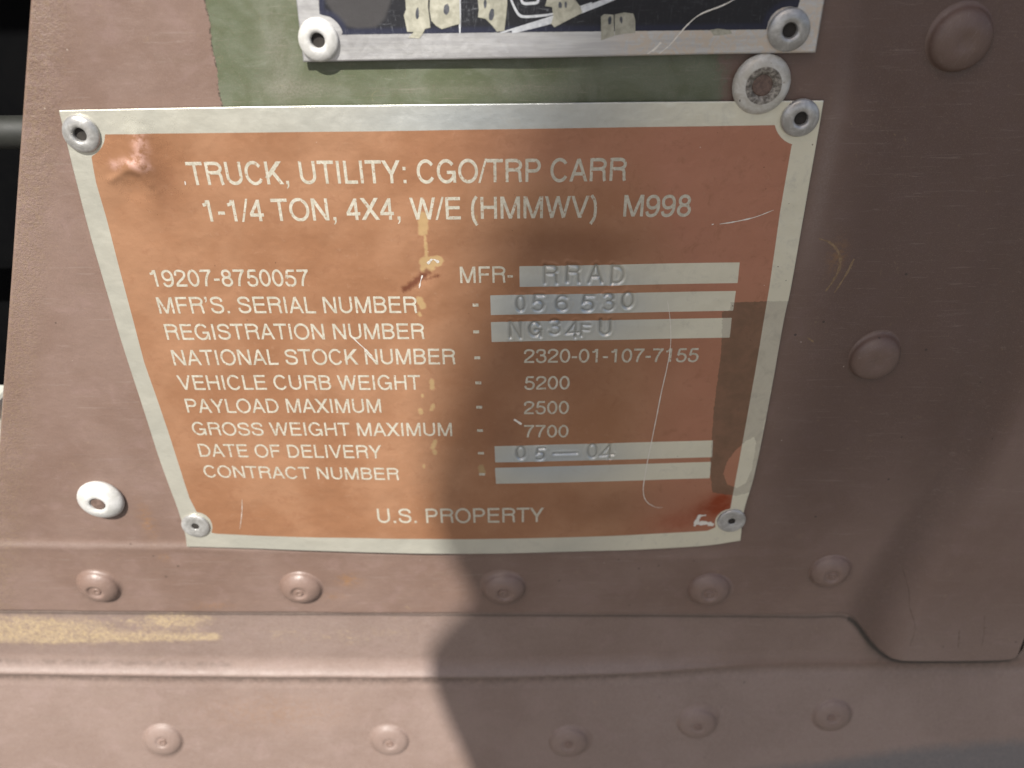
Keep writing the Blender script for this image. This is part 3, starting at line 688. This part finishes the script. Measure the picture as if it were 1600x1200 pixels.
for ch, xa_, xb_, ya_, yb_ in [('R', 405, 475, 98, 188), ('R', 532, 602, 90, 180), ('A', 655, 730, 98, 185), ('D', 785, 850, 100, 192),
                               ('0', 245, 290, 272, 352), ('5', 338, 395, 262, 348), ('6', 470, 530, 265, 345), ('5', 615, 678, 265, 348), ('3', 738, 795, 255, 343), ('0', 845, 905, 248, 332),
                               ('N', 208, 268, 420, 498), ('G', 318, 380, 420, 492), ('3', 432, 490, 402, 482), ('4', 532, 592, 420, 500), ('F', 612, 655, 430, 490), ('U', 718, 775, 405, 485)]:
    (ax, ay), (bx, by) = zp(xa_, ya_), zp(xb_, yb_); add_stamp(ch, (ax + bx) / 2, (ay + by) / 2, bx - ax, by - ay)
for ch, xa_, xb_, ya_, yb_ in [('0', 215, 258, 88, 145), ('5', 312, 352, 97, 150), ('-', 420, 498, 116, 128), ('0', 570, 615, 78, 140), ('4', 635, 692, 85, 148)]:
    ax, ay, bx, by = 740 + xa_ / 3.2, 670 + ya_ / 3.2, 740 + xb_ / 3.2, 670 + yb_ / 3.2; add_stamp(ch, (ax + bx) / 2, (ay + by) / 2, bx - ax, by - ay)

def plate_low(X, Z):
    X = np.asarray(X, float); Z = np.asarray(Z, float)
    v = np.clip((ZTOP - Z) / (ZTOP - ZBOT), 0, 1); u = np.clip(1 - ((X - XC) / 62) ** 2, 0, 1)
    h = BASE + 1.1 * u * sstep(v, 0.45, 1.0) + 0.25 * u * (1 - sstep(v, 0.0, 0.3))
    h = h + 0.07 * fbm(X, Z, 11, 34, 3) * (1 - 0.0 * v)
    h = h + 0.45 * gauss(X, Z, P(185, 262), 7, 6) - 0.50 * gauss(X, Z, P(212, 292), 2.6, 3.0) + 0.42 * gauss(X, Z, P(222, 240), 1.2, 3.4) + 0.42 * gauss(X, Z, P(212, 256), 2.2, 1.2) - 0.42 * gauss(X, Z, P(258, 270), 2.2, 6)
    h = h + 0.18 * np.exp(-(line_dist(X, Z, PX([(178, 278), (205, 262), (225, 268), (238, 285)])) / 0.7) ** 2)
    # dents round the scraped rivet and by the old sticker, dimple of the drip
    h = h - 0.25 * gauss(X, Z, P(1105, 800), 3.0, 2.4) - 0.22 * gauss(X, Z, P(662, 425), 1.8, 2.0)
    return h
def plate_h(X, Z):
    h = plate_low(X, Z); X = np.asarray(X, float); Z = np.asarray(Z, float); e = np.full(X.shape, 9.0)
    for pl in STAMPS:
        xs = [p[0] for p in pl]; zs = [p[1] for p in pl]
        k = (X > min(xs) - 2) & (X < max(xs) + 2) & (Z > min(zs) - 2) & (Z < max(zs) + 2)
        if k.any(): e[k] = np.minimum(e[k], line_dist(X[k], Z[k], pl))
    return h - (0.25 + 0.10 * np.sin(X * 0.9 + Z * 0.7)) * np.exp(-(e / 0.21) ** 2) + 0.09 * np.exp(-((e - 0.62) / 0.30) ** 2)
def stamp_mask(X, Z):
    e = np.full(X.shape, 9.0)
    for pl in STAMPS:
        xs = [p[0] for p in pl]; zs = [p[1] for p in pl]
        k = (X > min(xs) - 2) & (X < max(xs) + 2) & (Z > min(zs) - 2) & (Z < max(zs) + 2)
        if k.any(): e[k] = np.minimum(e[k], line_dist(X[k], Z[k], pl))
    return np.exp(-(e / 0.17) ** 2)
def PP(x, y):
    h = BASE
    for _ in range(4):
        X, Z = P(x, y, h); h = float(plate_low(np.array([X]), np.array([Z]))[0])
    return X, Z
def PPX(l): return [PP(*p) for p in l]

OT = [(92, 173), (160, 171.5), (400, 167), (600, 164.5), (800, 162.5), (1000, 160), (1287, 157.5)]
OB = [(292, 854.5), (375, 856.5), (500, 861), (600, 864), (687, 865.5), (780, 865), (875, 862.5), (1000, 859), (1100, 853), (1157, 845)]
OL = [(92, 173), (112, 255), (139, 360), (165, 450), (191, 538), (236, 677), (250, 720), (267, 767), (277.5, 795), (289, 833), (292, 854.5)]
OR = [(1287, 157.5), (1275.6, 225), (1259, 319), (1236, 450), (1225, 500), (1202.5, 625), (1180, 737.5), (1163, 797), (1157, 845)]
def curve(pts_px, n):
    p = np.array(smooth_poly(PPX(pts_px), 8)); dd = np.r_[0, np.cumsum(np.hypot(*np.diff(p, axis=0).T))]; t = np.linspace(0, dd[-1], n)
    return np.stack([np.interp(t, dd, p[:, 0]), np.interp(t, dd, p[:, 1])], -1)
def coons(T, B, L, Rt):
    nc, nr = len(T), len(L); u = np.linspace(0, 1, nc)[None, :, None]; v = np.linspace(0, 1, nr)[:, None, None]
    S = (1 - v) * T[None] + v * B[None] + (1 - u) * L[:, None] + u * Rt[:, None]
    return S - ((1 - u) * (1 - v) * T[0] + u * (1 - v) * T[-1] + (1 - u) * v * B[0] + u * v * B[-1])
NC, NR = 900, 700
S = coons(curve(OT, NC), curve(OB, NC), curve(OL, NR), curve(OR, NR))
Xp, Zp = S[..., 0], S[..., 1]; Hp = plate_h(Xp, Zp)
Xp, Zp, Hp = (np.pad(a, 1, mode='edge') for a in (Xp, Zp, Hp))
Hp[0] -= 0.45; Hp[-1] -= 0.45; Hp[1:-1, 0] -= 0.45; Hp[1:-1, -1] -= 0.45
V = np.stack([Xp, Zp, Hp], -1).reshape(-1, 3)
me = mesh_np('plate_sheet', V, grid_quads(*Xp.shape, flip=True), mat=M['plate'])
X_, Z_ = V[:, 0], V[:, 1]
def arcpx(cx, cy, rx, ry, a0, a1, n=7): return [(cx + rx * math.cos(R(a)), cy + ry * math.sin(R(a))) for a in np.linspace(a0, a1, n)]
FIELD = PPX([(163, 210), (600, 205), (1000, 198.5), (1211, 195.5)] + arcpx(1248, 188, 38, 39, 168, 104) + [(1237, 227), (1219, 330), (1202, 450), (1187, 540), (1165, 665), (1141, 795)]
            + arcpx(1143, 818, 26, 23, 265, 165)[1:] + [(1105, 829.5), (1060, 832), (987, 836), (875, 840), (725, 842.6), (620, 842), (500, 840), (400, 837), (338, 834)]
            + arcpx(305, 824, 27, 24, 20, -85) + [(296, 778), (262, 672), (225, 565), (182, 402), (166, 340), (150, 285), (143, 246)] + arcpx(126, 212, 38, 36, 62, -2))
f = poly_sdf(X_, Z_, FIELD)
BARS = [[(811.5, 416), (1155.8, 410), (1152.5, 442.3), (812, 448.3)], [(766, 461.5), (1149.8, 454.6), (1145.6, 485.4), (767, 492.3)], [(767, 503.3), (1143.4, 496.7), (1140.2, 527.5), (768.3, 534.4)],
        [(772.8, 697.2), (1114, 688.1), (1112.8, 714.4), (773.8, 722.5)], [(773.4, 730.9), (1111.3, 721.6), (1108.8, 747.2), (775, 755.9)]]
for b in BARS: f = np.minimum(f, -poly_sdf(X_, Z_, PPX(b)))
put_attr(me, 'field', np.clip(f, -5, 5))
TAPE = PPX([(1141, 472), (1232, 470), (1216, 560), (1196, 655), (1181, 742), (1176, 768), (1150, 775), (1113, 770), (1109, 735), (1115, 640), (1127, 545), (1128, 487), (1141, 484)])
HOLE = PPX([(1178, 683), (1165, 690), (1148, 705), (1136, 722), (1130, 740), (1137, 757), (1152, 762), (1165, 755), (1174, 735), (1179, 710), (1181, 688)])
put_attr(me, 'sky_sheen', np.clip(gauss(X_, Z_, PP(880, 480), 17, 9) + gauss(X_, Z_, PP(860, 720), 15, 6) + 0.8 * gauss(X_, Z_, PP(760, 185), 26, 5), 0, 1))
put_attr(me, 'polish', np.clip(1.2 * gauss(X_, Z_, PP(212, 250), 6, 6), 0, 1))
put_attr(me, 'dent_glint', np.clip(0.9 * np.exp(-(line_dist(X_, Z_, PPX([(216, 214), (220, 238), (214, 256)])) / 1.1) ** 2) + 0.7 * np.exp(-(line_dist(X_, Z_, PPX([(178, 258), (205, 252), (230, 262)])) / 0.8) ** 2), 0, 1))
put_attr(me, 'stamp', stamp_mask(X_, Z_))
put_attr(me, 'tape', np.clip(np.minimum(poly_sdf(X_, Z_, TAPE), -poly_sdf(X_, Z_, HOLE)), -5, 5))
DR = [([(661, 338), (661, 362)], 1.0), ([(663, 362), (667, 405)], 0.42), ([(664, 410), (684, 408)], 1.2), ([(664, 420), (672, 416)], 1.1), ([(655, 468), (660, 478)], 0.8), ([(655, 490), (656, 492)], 0.5),
      ([(675, 595), (676, 606)], 0.6), ([(657, 641), (658, 645)], 0.6), ([(677, 633), (674, 640)], 0.5), ([(680, 690), (676, 700)], 0.6), ([(679, 706), (680, 708)], 0.6), ([(752, 730), (754, 738)], 0.8), ([(744, 338), (744, 350)], 0.3), ([(660, 618), (660, 619)], 0.4), ([(662, 727), (662, 730)], .4)]
dr = np.full(X_.shape, -5.0)
for pl, r_ in DR: dr = np.maximum(dr, r_ - line_dist(X_, Z_, PPX(pl)))
put_attr(me, 'drip', np.clip(dr, -5, 5))
bt = np.maximum(1.0 - line_dist(X_, Z_, PPX([(668, 425), (650, 440), (632, 452)])), 0.55 - line_dist(X_, Z_, PPX([(666, 436), (685, 430)])))
put_attr(me, 'blot', np.clip(bt, -5, 5))
rs = 0.9 * gauss(X_, Z_, PP(1115, 795), 4.6, 3.4) + 0.85 * gauss(X_, Z_, PP(1130, 780), 2.6, 2.6) + 0.5 * gauss(X_, Z_, PP(1060, 815), 6, 3)
put_attr(me, 'red_stain', np.clip(rs, 0, 1))
put_attr(me, 'pink', np.clip(gauss(X_, Z_, PP(1150, 260), 18, 18) + 0.5 * gauss(X_, Z_, PP(900, 230), 18, 6) + 0.75 * sstep(X_, PP(960, 500)[0], PP(1110, 500)[0]), 0, 1))
put_attr(me, 'brown_shade', np.clip(0.9 * gauss(X_, Z_, PP(880, 385), 20, 5) + 0.8 * gauss(X_, Z_, PP(860, 560), 22, 14) + 0.6 * gauss(X_, Z_, PP(960, 790), 16, 6) + 0.7 * gauss(X_, Z_, PP(790, 690), 5, 8) + 0.7 * gauss(X_, Z_, PP(255, 285), 3, 6), 0, 1))
put_attr(me, 'speck_sheen', sstep(X_, PP(900, 500)[0], PP(1080, 500)[0]))
plate = empty('data_plate', 'copper-brown metal plate with pale lettering and border, riveted to the brown truck side', 'data plate')
link(bpy.data.objects.new('plate_sheet', me), plate)

LINES = [("TRUCK, UTILITY: CGO/TRP CARR", (289, 254), (978, 281), 289.3, 282.3, 253.5),
         ("1-1/4 TON, 4X4, W/E (HMMWV)", (317, 322), (932, 325), 346.2, 340, 312),
         ("M998", (974, 338), (1079, 328), 338.4, 337.4, 304.6),
         ("19207-8750057", (234, 428), (480.6, 422.5), 447.9, 447, 421.4),
         ("MFR-", (719, 430), (801.5, 430), 442.3, 441.5, 416.6),
         ("MFR'S. SERIAL NUMBER", (243.4, 465), (652.5, 489), 489.9, 488.9, 464.3),
         ("REGISTRATION NUMBER", (255.6, 507), (663.8, 529), 530.9, 529.6, 506.4),
         ("NATIONAL STOCK NUMBER", (266.5, 547.5), (712.1, 569), 570.9, 569, 546.8),
         ("VEHICLE CURB WEIGHT", (275.4, 587), (655.9, 587.4), 608.8, 608.8, 586.4),
         ("PAYLOAD MAXIMUM", (288, 623.4), (596, 644), 644.6, 644.8, 623),
         ("GROSS WEIGHT MAXIMUM", (299.9, 668), (706.5, 680), 679.4, 681.3, 659.4),
         ("DATE OF DELIVERY", (308.2, 694), (594.9, 695.6), 713.4, 716, 693.4),
         ("CONTRACT NUMBER", (318.2, 736), (624, 749), 745.6, 750, 727),
         ("2320-01-107-7155", (818.6, 565), (1090.5, 562), 566.9, 565, 545.4),
         ("5200", (819.4, 600), (889.9, 600), 608.4, 608, 587.6),
         ("2500", (818.6, 640), (888.7, 640), 646.8, 646.5, 626.5),
         ("7700", (819, 666), (888, 676), 683.2, 683, 663.8),
         ("U.S. PROPERTY", (588.5, 795.5), (849.8, 794.5), 816.9, 815.3, 794.6)]
for t, l, r_, bl_, br_, tl_ in LINES:
    XL = PP(*l)[0]; XR_ = PP(*r_)[0]; ZL = PP(l[0], bl_)[1]; ZR = PP(r_[0], br_)[1]; cap = PP(l[0], tl_)[1] - ZL
    wgt = 106 if len(t) > 20 and t[0] in 'T1' or t == 'M998' else 98
    me = text_mesh('lettering', t, (XL, ZL), (XR_, ZR), cap, plate_low, M['print'], wgt)
    link(bpy.data.objects.new('lettering', me), plate, 'pale printed line reading "%s"' % t)
for x, y in [(743, 476.6), (744, 518.4), (745.8, 559), (747.4, 598.2), (748.8, 636.2), (750, 672.6), (751.5, 708), (753.3, 741)]:
    a, b = PP(x - 4.6, y), PP(x + 4.6, y)
    me = text_mesh('hyphen', '-', (a[0], a[1] - 1.05), (b[0], b[1] - 1.05), 1.05 / 277 * 718, plate_low, M['print'], 170)
    link(bpy.data.objects.new('hyphen', me), plate)

def strip(name, pts_px, w, mat, parent, hfun, pp, off=0.035, label=None, k=6, dens=0.8, jit=0.0):
    c = densify(smooth_poly([pp(*p) for p in pts_px], k), dens)
    n = len(c); ws = [w * (0.35 + 0.65 * math.sin(math.pi * min(1, max(0, (i + 0.6) / n))) ** 0.5) * (1 + jit * random.uniform(-1, 1)) for i in range(n)]
    L_, R_ = ribbon(c, ws)
    V = [(p[0], p[1], off) for pr in zip(L_, R_) for p in pr]; V = np.array(V); V[:, 2] += hfun(V[:, 0], V[:, 1])
    F = [(2 * i, 2 * i + 1, 2 * i + 3, 2 * i + 2) for i in range(n - 1)]
    o = link(bpy.data.objects.new(name, mesh_np(name, V, faces=F, mat=M[mat], smooth=False)), parent, label); return o
strip('scratch', [(1043, 470), (1047, 500), (1048, 535), (1043, 570), (1034, 610), (1026, 650), (1018, 690), (1010, 730), (1005, 765), (1010, 783), (1024, 792), (1035, 793)], 0.17, 'scratch', plate, plate_low, PP, jit=0.3, label='long hair-thin curved scratch')
strip('scratch', [(1124, 350), (1150, 346), (1180, 339), (1209, 328)], 0.20, 'scratch', plate, plate_low, PP, jit=0.5)
strip('scratch', [(1112, 351), (1115, 350)], 0.22, 'scratch', plate, plate_low, PP)
strip('scratch', [(548, 524), (558, 534), (568, 543), (582, 556)], 0.24, 'scratch', plate, plate_low, PP, jit=0.3)
strip('scratch', [(568, 543), (578, 558), (590, 565)], 0.14, 'scratch', plate, plate_low, PP, jit=0.3)
strip('scratch', [(378, 780), (378, 800), (375, 826)], 0.13, 'scratch', plate, plate_low, PP, jit=0.5)
strip('scratch', [(289, 283), (290, 289)], 0.22, 'scratch', plate, plate_low, PP)
strip('scratch', [(803, 655), (815, 663)], 0.5, 'scratch', plate, plate_low, PP, jit=0.3)
strip('scratch', [(668, 412), (676, 405), (686, 410)], 0.5, 'scratch', plate, plate_low, PP, jit=0.8)
strip('scratch', [(660, 430), (657, 440), (655, 450)], 0.22, 'scratch', plate, plate_low, PP, jit=0.9)
strip('scratch', [(1085, 822), (1090, 812), (1094, 804)], 0.9, 'scratch', plate, plate_low, PP, jit=0.5, label='bright scraped metal beside the lower right rivet')
strip('scratch', [(1092, 806), (1103, 805)], 0.55, 'scratch', plate, plate_low, PP, jit=0.5, off=0.05)
strip('scratch', [(1090, 818), (1102, 817), (1115, 820)], 1.1, 'scratch', plate, plate_low, PP, jit=0.4, off=0.06)
def hpl(px, py):
    X, Z = PP(px, py); return float(plate_low(np.array([X]), np.array([Z]))[0])
pop_rivet(126, 210, hpl(126, 210), plate, seed=60); pop_rivet(1251, 185, hpl(1251, 185), plate, seed=61)
pop_rivet(305, 823, hpl(305, 823), plate, POPF, seed=62); pop_rivet(1143.5, 815, hpl(1143, 815), plate, POPF, seed=63)

# ------------------------------------------------------------------ black plate above it
B2 = 1.35
def up_h(X, Z):
    X = np.asarray(X, float); Z = np.asarray(Z, float)
    return B2 + 0.06 * fbm(X, Z, 21, 40, 3) + 0.15 * np.exp(-((Z - P(800, 85, B2)[1]) / 2.0) ** 2) * np.sin(X / 9.0)
def PU(x, y): return P(x, y, B2)
zu = PU(800, -60)[1] + 45
lb, lt = PU(476, 97), None
def extend(a, b, z):
    t = (z - a[1]) / (b[1] - a[1]); return (a[0] + (b[0] - a[0]) * t, z)
l_b = extend(PU(468, 45), PU(463, 0), PU(478, 97)[1]); l_t = extend(PU(468, 45), PU(463, 0), zu)
r_b = extend(PU(1285, 20), PU(1288, 0), PU(1274, 82)[1]); r_b = PU(1274, 82); r_t = extend(PU(1274, 82), PU(1288, 0), zu)
NU, NV = 330, 190
uu = np.linspace(0, 1, NU)[None, :]; vv = np.linspace(0, 1, NV)[:, None]
Xu = (1 - vv) * ((1 - uu) * l_b[0] + uu * r_b[0]) + vv * ((1 - uu) * l_t[0] + uu * r_t[0]); Zu = (1 - vv) * ((1 - uu) * l_b[1] + uu * r_b[1]) + vv * ((1 - uu) * l_t[1] + uu * r_t[1])
Hu = up_h(Xu, Zu); Xu, Zu, Hu = (np.pad(a, 1, mode='edge') for a in (Xu, Zu, Hu))
Hu[0] -= 0.5; Hu[-1] -= 0.5; Hu[1:-1, 0] -= 0.5; Hu[1:-1, -1] -= 0.5
V = np.stack([Xu, Zu, Hu], -1).reshape(-1, 3)
me = mesh_np('plate_sheet', V, grid_quads(*Xu.shape), mat=M['black_plate'])
X_, Z_ = V[:, 0], V[:, 1]
fl, fr = PU(498, 0), PU(1250, 0)
fld = [(fl[0], zu - 4)] + PX([(498, 0), (499, 22)], B2) + PX(arcpx(497, 62, 40, 40, -62, -14, 6), B2) + PX([(532, 54.5), (840, 50), (1050, 48), (1201, 46)], B2) + PX(arcpx(1234, 47, 36, 37, 182, 290, 7), B2) + [fr, (fr[0], zu - 4)]
put_attr(me, 'field', np.clip(poly_sdf(X_, Z_, fld), -5, 5))
dc = PX([(505, -60), (502, 0), (518, 25), (540, 46), (560, 51), (590, 48), (606, 32), (615, 5), (618, -60)], B2)
put_attr(me, 'disc', np.clip(poly_sdf(X_, Z_, dc) / 1.0 - 0.3 + 0 * X_, -3, 3) + np.where(X_ > PU(950, 0)[0], 2.0, 0))
put_attr(me, 'scuff', 1 - sstep(X_, PU(830, 0)[0], PU(960, 0)[0]))
put_attr(me, 'grubby', sstep(X_, PU(930, 0)[0], PU(1020, 0)[0]))
p2 = empty('instruction_plate', 'black scratched plate with a silver border and torn yellowed scraps, mounted above the copper one', 'instruction plate')
link(bpy.data.objects.new('plate_sheet', me), p2)
def flat(name, pts_px, mat, parent, off, thick=0.06, label=None, k=1):
    pts = [PU(*p) for p in pts_px]
    if k > 1: pts = smooth_poly(pts, k, True)
    tri = tessellate_polygon([[Vector((x, z, 0)) for x, z in pts]]); n = len(pts)
    hh = up_h(np.array([p[0] for p in pts]), np.array([p[1] for p in pts]))
    V = [(p[0], p[1], h + off) for p, h in zip(pts, hh)] + [(p[0], p[1], h + off - thick) for p, h in zip(pts, hh)]
    F = []
    for t in tri:
        a, b, c = (pts[i] for i in t); s_ = (b[0] - a[0]) * (c[1] - a[1]) - (b[1] - a[1]) * (c[0] - a[0])
        F.append(tuple(t) if s_ > 0 else tuple(t)[::-1])
    F += [(i, (i + 1) % n, n + (i + 1) % n, n + i) for i in range(n)]
    return link(bpy.data.objects.new(name, mesh_np(name, V, faces=F, mat=M[mat], smooth=False)), parent, label)
def z4(l): return [(440 + x / 4, y / 4) for x, y in l]
def z32(l): return [(800 + x / 3.2, y / 3.2) for x, y in l]
SCR = [z4([(770, -60), (918, -60), (915, 40), (925, 120), (930, 172), (897, 180), (885, 205), (862, 240), (792, 236), (826, 200), (785, 198), (772, 130), (764, 95), (778, 60)]),
       z4([(930, -60), (1110, -60), (1112, 60), (1116, 148), (1070, 160), (1002, 182), (965, 160), (935, 128), (925, 60)]),
       z4([(1222, -60), (1408, -60), (1410, 30), (1402, 110), (1392, 192), (1345, 198), (1322, 165), (1275, 118), (1228, 108), (1232, 60)]),
       z32([(180, -20), (300, -20), (340, 30), (352, 62), (320, 80), (270, 105), (212, 136), (196, 118), (206, 80), (200, 35), (165, 30)]),
       z32([(445, 82), (462, 70), (508, 74), (511, 178), (445, 201)]),
       z32([(514, 72), (560, 62), (606, 68), (616, 100), (616, 164), (560, 168), (514, 177)])]
for p in SCR:
    s_ = flat('paper_scrap', p, 'paper', p2, 0.08)
def ink(cx, cy, rx, ry, rot=0):
    q = []
    for i in range(14):
        a = 2 * math.pi * i / 14; r_ = 1 + random.uniform(-0.12, 0.12); x, y = rx * math.cos(a) * r_, ry * math.sin(a) * r_
        q.append((cx + x * math.cos(rot) - y * math.sin(rot), cy + x * math.sin(rot) + y * math.cos(rot)))
    flat('ink_mark', q, 'ink', p2, 0.10, 0.03, k=2)
ink(652, 21, 2.6, 9.5, 0.05); ink(697.5, 14, 4.6, 8.5, 0.1); ink(758, 6, 2.4, 7, 0); ink(768, 23, 4.0, 9.0, 0.15); ink(875, 8, 3, 5); ink(884, 7, 2.0, 5); ink(952.5, 32, 2.8, 6.5, 0.05); ink(970.5, 31, 2.2, 5.5, -0.1)
def ln(pts, w, label=None, jit=0.08): strip('printed_line', pts, w, 'line', p2, up_h, PU, 0.02, label, jit=jit)
ln([(718.5, -20), (718.5, 25), (718.5, 52)], 0.32)
ln([(795, -10), (803, 10), (811, 23), (822, 26), (850, 24), (866, 21)], 0.42)
ln([(813, -4), (818, 5), (832, 5), (840, 3), (843, -8)], 0.45)
strip('printed_line', [(800, 50), (870, 30), (930, 8), (985, -14)], 0.85, 'line', p2, up_h, PU, 0.025)
ln([(782, 51), (800, 46), (860, 27), (925, 4)], 0.3)
strip('scratch', [(1160, -8), (1130, 8), (1095, 22), (1075, 38), (1060, 55), (1045, 72), (1030, 84)], 0.2, 'scratch', p2, up_h, PU, 0.03, jit=0.4)
strip('scratch', [(1033, 66), (1024, 76), (1012, 84)], 0.3, 'scratch', p2, up_h, PU, 0.03, jit=0.6)
flat('paper_scrap', z32([(990, 150), (1030, 143), (1092, 152), (1100, 168), (1050, 176), (1010, 178), (1000, 165)]), 'paper', p2, 0.03, 0.03)
pop_rivet(497, 63, B2 + 0.05, p2, seed=64, mat='clean_white', scale=1.02); pop_rivet(1233.5, 47, B2 + 0.05, p2, seed=65, scale=1.04)

# ------------------------------------------------------------------ ground and an unseen blocker, added and cut to shade the right half
def ground():
    n = 40; xs = np.linspace(-1, 1, n); xs = np.sign(xs) * np.abs(xs) ** 3 * 60000
    X, Y = np.meshgrid(xs, xs); V = np.stack([X, np.full(X.shape, -900.0), Y], -1).reshape(-1, 3)
    g = G('dry_concrete'); g.out(g.mix(g.step(g.noise(0.004, 6, 0.7), 0.35, 0.65), (0.085, 0.08, 0.07), (0.12, 0.112, 0.098)), 0.9, 0.0)
    me = mesh_np('ground', V, grid_quads(n, n), mat=g.m)
    return link(bpy.data.objects.new('ground', me), None, 'dry pale concrete ground', None, None, 'structure')
ground()
EDGE = [(905, -260), (880, -60), (850, 60), (800, 180), (775, 300), (765, 420), (745, 520), (715, 620), (690, 720), (685, 800), (702, 870), (738, 930), (742, 962), (712, 992), (685, 1025), (676, 1055), (695, 1105), (730, 1165), (770, 1240), (850, 1400)]
ep = smooth_poly(PX(EDGE, 0.8), 5)
n = len(ep)
FAR = np.interp([p[1] for p in ep], [P(0, 1100)[1], P(0, 900)[1], P(0, 700)[1], P(0, 300)[1]], [640, 760, 1500, 2600])
V = []; F = []
for side in (4.0, -4.0):
    for (x, z), T_ in zip(ep, FAR):
        for dx in (0, 90, 180, 270):
            V.append((x + dx - SUN_TRAVEL.x * T_, z - SUN_TRAVEL.z * T_, SUN_TRAVEL.y * T_ + side))
for i in range(n - 1):
    for j in range(3):
        a = i * 4 + j; F.append((a, a + 4, a + 5, a + 1)); b = a + n * 4; F.append((b, b + 1, b + 5, b + 4))
rim = [i * 4 for i in range(n)] + [(n - 1) * 4 + j for j in (1, 2, 3)] + [i * 4 + 3 for i in range(n - 2, -1, -1)] + [2, 1]
for a, b in zip(rim, rim[1:] + rim[:1]): F.append((b, a, a + n * 4, b + n * 4))
me = mesh_np('shadow_blocker', V, faces=F, mat=M['blocker'], smooth=False)
fo = link(bpy.data.objects.new('shadow_blocker', me), None, 'olive canvas sheet added out of view, cut to cast the shadow on the right half', 'added shadow blocker')
def ustrip(pts, w):
    strip('paint_scrape', pts, w, 'tan', body, h_upper, lambda x, y: P(x, y, 0.2), 0.02, jit=0.5)
ustrip([(1280, 373), (1298, 380), (1311, 396), (1313, 415), (1304, 436), (1290, 456)], 0.45)
ustrip([(1335, 405), (1322, 430), (1304, 458)], 0.4)
ustrip([(1262, 528), (1272, 535)], 0.3)

M['stain'] = mat_simple('dark_run_stain', (0.05, 0.032, 0.022), (0.085, 0.055, 0.04), 0.7, 0.0, 1.5)
def dstrip(pts, w):
    strip('dirt_run', pts, w, 'stain', body, h_upper, lambda x, y: P(x, y, 4.2), 0.02, jit=0.6)
dstrip([(1420, 905), (1424, 930), (1422, 950), (1427, 975), (1418, 1004)], 0.09)
dstrip([(1496, 980), (1493, 1005)], 0.12); dstrip([(1536, 958), (1534, 985), (1530, 1003)], 0.09)
